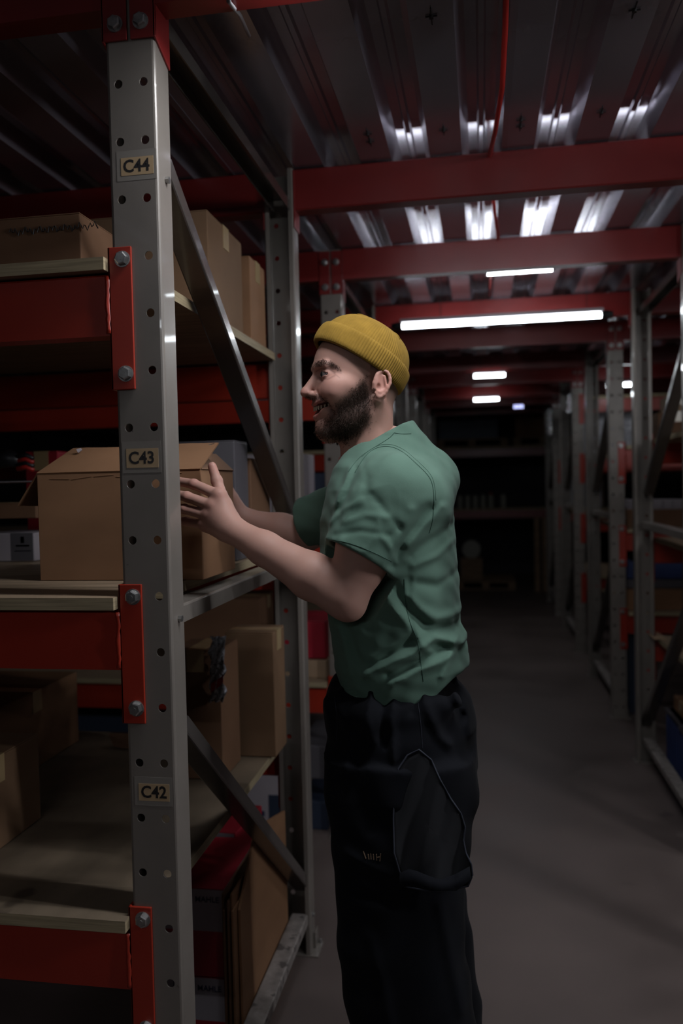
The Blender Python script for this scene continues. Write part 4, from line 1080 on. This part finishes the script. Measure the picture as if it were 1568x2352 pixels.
dn = np.tile(-HU*.75+HF*.12, (len(HVW), 1))
dens = len(HVW)
for q in range(2): strands('beard', (.60*core+.22*np.clip(bm-core, 0, 1))*(x > -5), .0036, dn, 'beard_hair', wd=.0004, seed=21+q)
strands('moustache', .22*mu, .0026, np.tile(-HU*.7, (len(HVW), 1))+HL*np.sign(y)[:, None]*.4, 'brow_hair', seed=2)
BROW = [(720, 842), (724, 832), (742, 827), (764, 832), (781, 846), (783, 853), (766, 845), (748, 839), (732, 843)]
for q in range(2): strands('eyebrow', .70*sstep(2, -3, polysd(qx, qy, BROW))*(x > 70), .0036, HL*np.sign(y)[:, None]*.75-HF*.35+HU*.10, 'brow_hair', wd=.00035, seed=3+q)

# ---------------------------------------------------------------- beanie: ribbed dome with a turned-up cuff
tl = math.radians(29); BA = np.array([-math.sin(tl), 0, math.cos(tl)]); BX = np.array([math.cos(tl), 0, math.sin(tl)]); BY = np.array([0, 1., 0])
BC = np.array([28, 0, 44.])      # centre of the lower rim, mm in the head frame
NR, NT = 112, 112*6
def rim(th, s=1.): return (106*s, 89*s)
def beanie(prof, amp, name, rows_sharp, crown=False):
    V = []; th = np.linspace(0, 2*math.pi, NT, endpoint=False); rib = np.abs(np.sin(th*NR/2))**.7
    for (h, s, am) in prof:
        a, b = rim(th, s); hh = h+am*0
        rr = (1+(amp*(rib-.6)*am)/95)
        wob = 1+.006*np.sin(th*3+h*.05)+.004*np.sin(th*7+1+h*.09)
        fx = np.where(np.cos(th) > 0, 1.0, .92)
        p = BC+np.outer(a*np.cos(th)*fx*rr*wob, BX)+np.outer(b*np.sin(th)*rr*wob, BY)+np.outer(np.full(NT, hh), BA)
        V.append(p)
    V = np.concatenate(V); Q = []
    for j in range(len(prof)-1):
        i = np.arange(NT); Q.append(np.stack([j*NT+i, j*NT+(i+1) % NT, (j+1)*NT+(i+1) % NT, (j+1)*NT+i], 1))
    return np_mesh(name, HW(V*mm), np.concatenate(Q), ['knit_mustard'], man)
dome = [(20, .97, 1)]
for t in np.linspace(0, 1, 30)[1:]:
    a = t*math.pi/2; s = .975*math.cos(a)**.62; h = 26+72*math.sin(a)**1.15; dome.append((h, max(s, .004), min(1, s*1.6)))
bo = beanie(dome, 1.3, 'beanie', None)
cuff = [(1, .925, .2), (-1.5, .955, .5), (-1.5, .995, .9), (1, 1.022, 1), (8, 1.035, 1), (18, 1.04, 1), (28, 1.038, 1), (36, 1.03, 1), (40.5, 1.012, .9), (42, .99, .6), (41, .965, .3), (34, .955, .2), (20, .955, .2)]
beanie(cuff, 1.7, 'beanie_cuff', None)
# crown seams: three short ridges meeting at the top
for k in range(4):
    a = k*math.pi/2+.5; pts = []
    for t in np.linspace(.62, .97, 7):
        q = t*math.pi/2; s = .975*math.cos(q)**.62*1.005; h = 26+72*math.sin(q)**1.15+.4; pts.append(HW((BC+106*s*math.cos(a)*(1 if math.cos(a) > 0 else .93)*BX+89*s*math.sin(a)*BY+h*BA)*mm))
    mb = MB(); mb.tube(pts, .0010, 'knit_mustard', 6); mb.build('crown_seam', man, smooth=True)

# ---------------------------------------------------------------- T-shirt
sf = Field((.09, .01, -.27), (.63, .68, .345), .0030)
TZ = np.array([.340, .315, .285, .255, .225, .18, .12, .05, -.02, -.10, -.145, -.175, -.21, -.26])
TFX = np.array([.372, .366, .352, .335, .318, .302, .288, .284, .290, .302, .307, .310, .318, .330])   # front edge
TBX = np.array([.468, .482, .506, .521, .531, .543, .556, .562, .566, .568, .580, .584, .570, .556])   # back edge
THY = np.array([.062, .067, .080, .110, .150, .188, .188, .184, .178, .172, .172, .172, .168, .160])   # half width
def torso(x, y, z):
    zz = z.ravel(); f = lambda A: np.interp(-zz, -TZ, A).reshape(z.shape)
    a = (f(TBX)-f(TFX))/2; c = (f(TBX)+f(TFX))/2; b = f(THY)
    qx = np.abs((x-c)/a); qy = np.abs((y-.31)/b); n = 2.35
    q = (qx**n+qy**n)**(1/n); return (q-1)*np.minimum(a, b)*.85
sf.put(torso, (.28, .1, -.27), (.60, .52, .335), 0)
HEM = np.array([.367, .128, .055]); dirn = (ELN-SHL)/np.linalg.norm(ELN-SHL)
S0 = np.array([.452, .165, .170]); HEMN = (W(748, 1258, .125)+W(895, 1308, .125))/2; HEMN[1] = .128
dN = HEMN-S0; Ln = np.linalg.norm(dN); dN /= Ln
sf.cap(S0, HEMN+dN*.03, .078, .0655, .035)
sf.cap((.468, .20, .172), (.465, .28, .208), .052, .045, .03)
sf.cap((.500, .20, .16), (.52, .30, .20), .05, .05, .04)
S1 = np.array([.425, .455, .170]); HEMF = np.array([.292, .507, .128]); HEMF = (P(668, 1160, 'y', .52)+P(738, 1243, 'y', .52))/2
dF = HEMF-S1; Lf = np.linalg.norm(dF); dF /= Lf
sf.cap(S1, HEMF+dF*.03, .076, .058, .035)
# fabric folds drawn as ridges (+) and valleys (-) over the near side, given as lines on the cloth
FOLD = [([(905, 1290), (930, 1240), (965, 1190), (985, 1165)], -.006, 9), ([(885, 1310), (905, 1260), (935, 1215), (950, 1170)], .005, 10),
        ([(835, 1120), (820, 1160), (800, 1215), (790, 1250)], .0035, 8), ([(862, 1135), (900, 1180), (925, 1210)], -.003, 7), ([(800, 1195), (850, 1180), (900, 1185)], .003, 7),
        ([(780, 1225), (840, 1215), (900, 1225)], -.003, 6), ([(885, 1225), (905, 1255), (912, 1290)], .003, 6),
        ([(940, 1250), (985, 1200), (1015, 1165)], .0055, 9), ([(945, 1275), (990, 1240), (1030, 1215)], -.0045, 9), ([(950, 1300), (1000, 1280), (1035, 1250)], .004, 8), ([(960, 1340), (1000, 1350), (1045, 1330)], -.003, 9),
        ([(880, 1350), (910, 1400), (950, 1450), (985, 1500)], .006, 11), ([(905, 1340), (940, 1400), (975, 1440)], -.0055, 10), ([(935, 1370), (965, 1400), (1000, 1425), (1050, 1425)], .005, 10),
        ([(840, 1550), (900, 1520), (950, 1500), (985, 1478)], .007, 9), ([(850, 1530), (900, 1500), (945, 1478)], -.006, 9), ([(900, 1570), (960, 1540), (1010, 1525), (1060, 1500)], .0065, 9),
        ([(890, 1552), (950, 1525), (1000, 1505)], -.006, 8), ([(1000, 1470), (1030, 1480), (1065, 1492)], .008, 9), ([(990, 1490), (1030, 1503), (1060, 1512)], -.006, 8), ([(1015, 1560), (1030, 1520), (1045, 1480)], .006, 8),
        ([(975, 1440), (1010, 1450), (1050, 1460)], -.005, 9), ([(770, 1450), (790, 1500), (800, 1555)], .004, 9), ([(790, 1440), (812, 1490), (830, 1540)], -.004, 9),
        ([(1000, 1090), (1020, 1130), (1030, 1180)], .002, 12), ([(830, 1060), (850, 1100), (850, 1140)], -.0025, 9), ([(800, 1075), (790, 1110), (770, 1160)], .004, 8), ([(815, 1075), (805, 1120), (785, 1170)], -.004, 8),
        ([(760, 1200), (800, 1165), (840, 1150)], .003, 6), ([(850, 1260), (870, 1230), (880, 1195)], .0025, 6), ([(940, 1330), (938, 1400), (950, 1470)], -.003, 6)]
ax = sf.ax; gx, gz_ = np.meshgrid(ax[0], ax[2], indexing='ij')
ylay = .14
pr = PROJ(np.stack([gx, np.full_like(gx, ylay), gz_], -1)); disp = np.zeros_like(gx)
for line, amp, wd in FOLD: disp += .85*amp*np.exp(-(linesd(pr[..., 0], pr[..., 1], line)/(wd*1.1))**2)
near = sstep(.36, .28, ax[1])
disp *= sstep(-.245, -.205, gz_)
sf.F -= (disp[:, None, :]*near[None, :, None]).astype(np.float32)
X, Y, Z = np.meshgrid(ax[0], ax[1], ax[2], indexing='ij', sparse=True)
sf.F -= (.0010*np.sin(X*55+3*np.sin(Z*21)+Y*20)*np.sin(Z*38+2*np.sin(X*17)+Y*31)+.0010*np.sin(X*120+Z*60+4*np.sin(Y*25))*np.sin(Z*95-X*40)).astype(np.float32)
# openings: below the hem, neck, sleeve ends
hemz = lambda x: -.205-.004*np.sin(x*30)
sf.put(lambda x, y, z: (z-(-.236+sstep(.48, .575, x)*.056+sstep(.38, .31, x)*.036))+0*y, (.09, .01, -.4), (.63, .68, -.12), .004, 'sub')
for c_, d_, r_, L_ in ((HEMN, dN, .0585, .05), (HEMF, dF, .051, .05)):
    sf.put(lambda x, y, z: -((x-c_[0])*d_[0]+(y-c_[1])*d_[1]+(z-c_[2])*d_[2]), c_-.02, c_+.10, .002, 'sub', pad=.03) if False else None
    c2 = c_
    def cut(x, y, z, c2=c2, d_=d_):
        t = (x-c2[0])*d_[0]+(y-c2[1])*d_[1]+(z-c2[2])*d_[2]
        rr = np.sqrt(np.maximum((x-c2[0])**2+(y-c2[1])**2+(z-c2[2])**2-t*t, 0)); return np.maximum(-t, rr-.082)
    sf.put(cut, c2-.10, c2+.10, .002, 'sub')
    sf.cap(c_-d_*.035, c_+d_*.06, r_, r_+.004, .003, 'sub')
nkb, nkt = HW(np.array([-.032, 0, -.150])), HW(np.array([-.010, 0, -.06]))
nd_ = (nkt-nkb)/np.linalg.norm(nkt-nkb)
cl = [W(780, 1066, .31), W(931, 976, .31)]
def neckcut(x, y, z):       # everything above the slanted collar plane
    n_ = np.array([-.44, 0, .90]); n_ = n_/np.linalg.norm(n_); p0 = (cl[0]+cl[1])/2
    m_ = (cl[1]-cl[0]); m_[1] = 0; n_ = np.array([-m_[2], 0, m_[0]]); n_ /= np.linalg.norm(n_)
    return -((x-p0[0])*n_[0]+(y-.31)*0+(z-p0[2])*n_[2])-.055*np.clip(np.abs(y-.31)-.05, 0, .1)*8*0
def neck_only(x, y, z):
    return np.maximum(neckcut(x, y, z), np.sqrt(((x-.425)/1.15)**2+(y-.31)**2)-.088)
sf.put(neck_only, (.30, .2, .20), (.56, .42, .36), .003, 'sub')
sf.cap(HW(np.array([-.030, 0, -.175])), HW(np.array([-.008, 0, -.06])), .0645, .060, .004, 'sub')
SV, SQ = sf.mesh(); SV = weld_keep(SV, SQ, 2, .45)
shirt = np_mesh('t_shirt', SV, SQ, ['shirt_green'], man)
bvh = BVHTree.FromPolygons([Vector(v) for v in SV], SQ.tolist())
def on_surface(bv, line, lift=.0006, step=4):
    for _ in range(3 if len(line) > 2 else 0):
        nl = [line[0]]
        for a, b in zip(line[:-1], line[1:]): nl += [(a[0]*.75+b[0]*.25, a[1]*.75+b[1]*.25), (a[0]*.25+b[0]*.75, a[1]*.25+b[1]*.75)]
        line = nl+[line[-1]]
    out = []
    for (a, b) in zip(line[:-1], line[1:]):
        n_ = max(1, int(math.hypot(b[0]-a[0], b[1]-a[1])/step))
        for k in range(n_):
            px, py = a[0]+(b[0]-a[0])*k/n_, a[1]+(b[1]-a[1])*k/n_
            d = P(px, py, 'y', 1.)-CAM; d /= np.linalg.norm(d); h = bv.ray_cast(Vector(CAM), Vector(d))
            if h[0] is not None: out.append(np.array(h[0])-d*lift)
    return out
def seam(line, name, m, parent, bv=bvh, r=.0008, lift=.0004, label=None):
    pts = on_surface(bv, line, lift)
    seg = []
    for p in pts:
        if seg and np.linalg.norm(p-seg[-1]) > .03:
            if len(seg) > 2: mb = MB(); mb.tube(seg, r, m, 5); mb.build(name, parent, smooth=True)
            seg = []
        seg.append(p)
    if len(seg) > 2: mb = MB(); mb.tube(seg, r, m, 5); mb.build(name, parent, smooth=True, label=label)
seam([(815, 1085), (838, 1046), (864, 1027), (896, 1024), (925, 1037), (955, 1064), (985, 1093), (994, 1115), (997, 1150), (994, 1195), (985, 1225)], 'armhole_seam', 'shirt_seam', man)
seam([(830, 1050), (862, 1023), (897, 1019), (928, 1032), (959, 1059), (989, 1088), (998, 1112), (1001, 1150)], 'armhole_seam', 'shirt_seam', man, r=.0005)
seam([(752, 1238), (800, 1246), (850, 1265), (900, 1290)], 'sleeve_hem_stitch', 'shirt_seam', man, r=.0006)
seam([(928, 1330), (930, 1380), (940, 1430), (960, 1470), (966, 1520), (972, 1566)], 'side_seam', 'shirt_seam', man, r=.0007)
seam([(905, 994), (895, 1006), (860, 1027), (830, 1046), (810, 1068), (800, 1084)], 'collar_seam', 'shirt_seam', man, r=.0007)
seam([(944, 996), (922, 997), (905, 994)], 'collar_seam', 'shirt_seam', man, r=.0007)

# ---------------------------------------------------------------- trousers
pf = Field((.20, .06, FLOOR+.05), (.70, .56, -.13), .0048)
QZ = np.array([-.13, -.18, -.22, -.25, -.30, -.35, -.43, -.50, -.57, -.70, -.83, -.95, -1.25])
QF = np.array([.340, .338, .330, .288, .286, .297, .300, .308, .314, .311, .325, .352, .372])
QB = np.array([.545, .545, .555, .586, .593, .596, .597, .585, .574, .566, .582, .600, .618])
def hips(x, y, z):
    zz = z.ravel(); f = lambda A: np.interp(-zz, -QZ, A).reshape(z.shape)
    a = (f(QB)-f(QF))/2; c = (f(QB)+f(QF))/2; b = np.interp(-zz, [.13, .215, .25, .30], [.150, .152, .176, .185]).reshape(z.shape); n = 2.3
    q = (np.abs((x-c)/a)**n+np.abs((y-.31)/b)**n)**(1/n); return np.maximum((q-1)*np.minimum(a, b)*.85, -.40-z)
pf.put(hips, (.26, .1, -.42), (.62, .52, -.14), 0)
for s in (-1, 1):
    yc = .31+s*.093
    def leg(x, y, z, yc=yc, s=s):
        zz = z.ravel(); f = lambda A: np.interp(-zz, -QZ, A).reshape(z.shape)
        sh = -s*.0
        a = (f(QB)-f(QF))/2; c = (f(QB)+f(QF))/2+(.0 if s < 0 else -.004); b = np.interp(-zz, [.3, .6, 1.25], [.105, .100, .092]).reshape(z.shape); n = 2.2
        q = (np.abs((x-c)/a)**n+np.abs((y-yc)/b)**n)**(1/n); return np.maximum((q-1)*np.minimum(a, b)*.85, np.maximum(z+.34, -(z-(FLOOR+.07))))
    pf.put(leg, (.28, yc-.11, FLOOR+.06), (.64, yc+.11, -.34), .02)
pf.ell((.320, .27, -.255), (.026, .09, .062), .015)                # rolled top bunched at the front
pf.cap((.325, .19, -.232), (.40, .142, -.250), .016, .016, .03); pf.cap((.40, .142, -.250), (.55, .17, -.225), .016, .015, .03)
PF = [([(770, 1600), (800, 1590), (850, 1595)], .005, 8), ([(850, 1590), (845, 1640), (858, 1700)], .006, 10), ([(880, 1590), (878, 1650), (885, 1715)], -.005, 8), ([(905, 1580), (900, 1660), (905, 1740)], .006, 9),
      ([(955, 1580), (985, 1640), (1010, 1700), (1030, 1720)], .006, 10), ([(960, 1575), (960, 1610), (945, 1640)], -.006, 8), ([(1000, 1570), (1040, 1630), (1060, 1680)], -.005, 10), ([(1030, 1570), (1060, 1640), (1080, 1720)], .005, 10),
      ([(775, 1640), (800, 1700), (790, 1780)], .004, 12), ([(830, 1720), (820, 1800), (850, 1900)], -.003, 14), ([(800, 1960), (850, 1980), (900, 2000)], .005, 12), ([(810, 2050), (870, 2060), (940, 2080)], -.004, 12), ([(850, 2150), (880, 2250), (900, 2352)], .004, 14), ([(1010, 2080), (1030, 2200), (1060, 2340)], .004, 12)]
ax = pf.ax; gx, gz_ = np.meshgrid(ax[0], ax[2], indexing='ij'); pr = PROJ(np.stack([gx, np.full_like(gx, .13), gz_], -1)); disp = np.zeros_like(gx)
for line, amp, wd in PF: disp += amp*np.exp(-(linesd(pr[..., 0], pr[..., 1], line)/wd)**2)
pf.F -= (disp[:, None, :]*sstep(.36, .28, ax[1])[None, :, None]).astype(np.float32)
X, Y, Z = np.meshgrid(ax[0], ax[1], ax[2], indexing='ij', sparse=True)
pf.F -= (.0028*np.sin(X*38+3*np.sin(Z*13)+Y*20)*np.sin(Z*26+2*np.sin(X*17)+Y*25)).astype(np.float32)
PV, PQ = pf.mesh(); PV = weld_keep(PV, PQ, 1, .5)
np_mesh('trousers', PV, PQ, ['trouser_navy'], man)
pbvh = BVHTree.FromPolygons([Vector(v) for v in PV], PQ.tolist())
# the hanging side flap: a rounded cloth panel standing off the thigh, its lower edge rippling outwards
FL = [(905, 1960), (903, 1880), (905, 1815), (915, 1765), (935, 1735), (962, 1722), (990, 1745), (1010, 1790), (1035, 1835), (1058, 1868), (1068, 1900), (1064, 1930), (1070, 1960), (1082, 1985), (1085, 2010), (1075, 2035), (1045, 2042), (1010, 2046), (975, 2045), (950, 2040), (930, 2037), (918, 2005)]
ctr = np.array([985, 1900.]); V = []; Qf = []; FLa = np.array(FL, float)
FLd = []
for i in range(len(FLa)):
    a, b = FLa[i], FLa[(i+1) % len(FLa)]
    for k in range(5): FLd.append(a+(b-a)*k/5)
FLd = np.array(FLd); nF = len(FLd)
def fl_y(px, py):
    v = (py-1722)/(2046-1722); y0 = .122-.026*v
    return y0-.012*v*v*math.sin(px*.052)-.003*math.sin(px*.11+py*.03)
NRG = 12
for j in range(NRG+1):
    s = 1-j/NRG
    for i in range(nF):
        q = ctr+(FLd[i]-ctr)*s; V.append(P(q[0], q[1], 'y', fl_y(q[0], q[1])))
for j in range(NRG):
    for i in range(nF): Qf.append((j*nF+i, j*nF+(i+1) % nF, (j+1)*nF+(i+1) % nF, (j+1)*nF+i))
mb = MB(); mb.add(V, Qf, 'trouser_inner'); fo = mb.build('hanging_flap', man, solid=.0016, smooth=True)
edge = [P(q[0], q[1], 'y', fl_y(q[0], q[1])-.0012) for q in FLd]
mb = MB(); mb.tube(edge+[edge[0]], .0017, 'stitch_navy', 6, cap=False); mb.build('flap_hem', fo, smooth=True)
lo_ = [(918, 2005), (938, 1996), (955, 2000), (985, 2012), (1012, 2020), (1045, 2008), (1078, 1990)]
mb = MB(); V = []; n_ = len(lo_)
for k, (a, b) in enumerate(lo_):
    base = P(a, b, 'y', fl_y(a, b)-.004); low = P(a+(-2 if k < 3 else 3), min(2046, b+38-(k == n_-1)*8), 'y', fl_y(a, b+35)-.012); V += [base, low]
mb.add(V, [(2*k, 2*k+1, 2*k+3, 2*k+2) for k in range(n_-1)], 'trouser_navy'); mb.build('turned_hem', fo, solid=.0015, smooth=True)
# side seam stitching and small tan mark on the thigh
seam([(958, 1600), (966, 1660), (970, 1720)], 'seam_stitch', 'stitch_navy', man, bv=pbvh, r=.0006)
seam([(768, 1600), (775, 1660), (772, 1700)], 'seam_stitch', 'stitch_navy', man, bv=pbvh, r=.0006)
mk = [[(834, 1955), (840, 1972)], [(845, 1962), (847, 1974)], [(851, 1961), (852, 1974)], [(857, 1962), (858, 1975)], [(864, 1962), (865, 1976)], [(866, 1969), (873, 1968)], [(874, 1961), (872, 1978)]]
mb = MB()
for l in mk:
    q = on_surface(pbvh, l+[l[-1]], .0015, 3)
    if len(q) > 1: mb.tube(q, .0010, 'stitch_tan', 5)
o = mb.build('stitched_mark', man); o['kind'] = 'stuff'
# shoes on the floor
for s in (-1, 1):
    g = Field((.22, .31+s*.093-.07, FLOOR), (.62, .31+s*.093+.07, FLOOR+.16), .005); yc = .31+s*.093
    g.chain([(.54, yc, FLOOR+.05), (.42, yc, FLOOR+.05), (.30, yc+s*-.005, FLOOR+.035)], [.045, .046, .036], .0, .02); g.cap((.51, yc, FLOOR+.06), (.49, yc, FLOOR+.13), .045, .045, .02)
    g.put(lambda x, y, z: z-(FLOOR+.004)+0*x+0*y, (.2, yc-.08, FLOOR-.01), (.64, yc+.08, FLOOR+.02), .0, 'sub')
    v, q = g.mesh(); np_mesh('shoe', v, q, ['shoe_black'], man)
# ------------------------------------------------------------------ lift everything so that the floor lies at z = 0
for o in list(COL.objects):
    if o.parent is None and o.type != 'CAMERA': o.location.z -= FLOOR
cam.matrix_world = Matrix.Translation((0, 0, -FLOOR)) @ cam.matrix_world
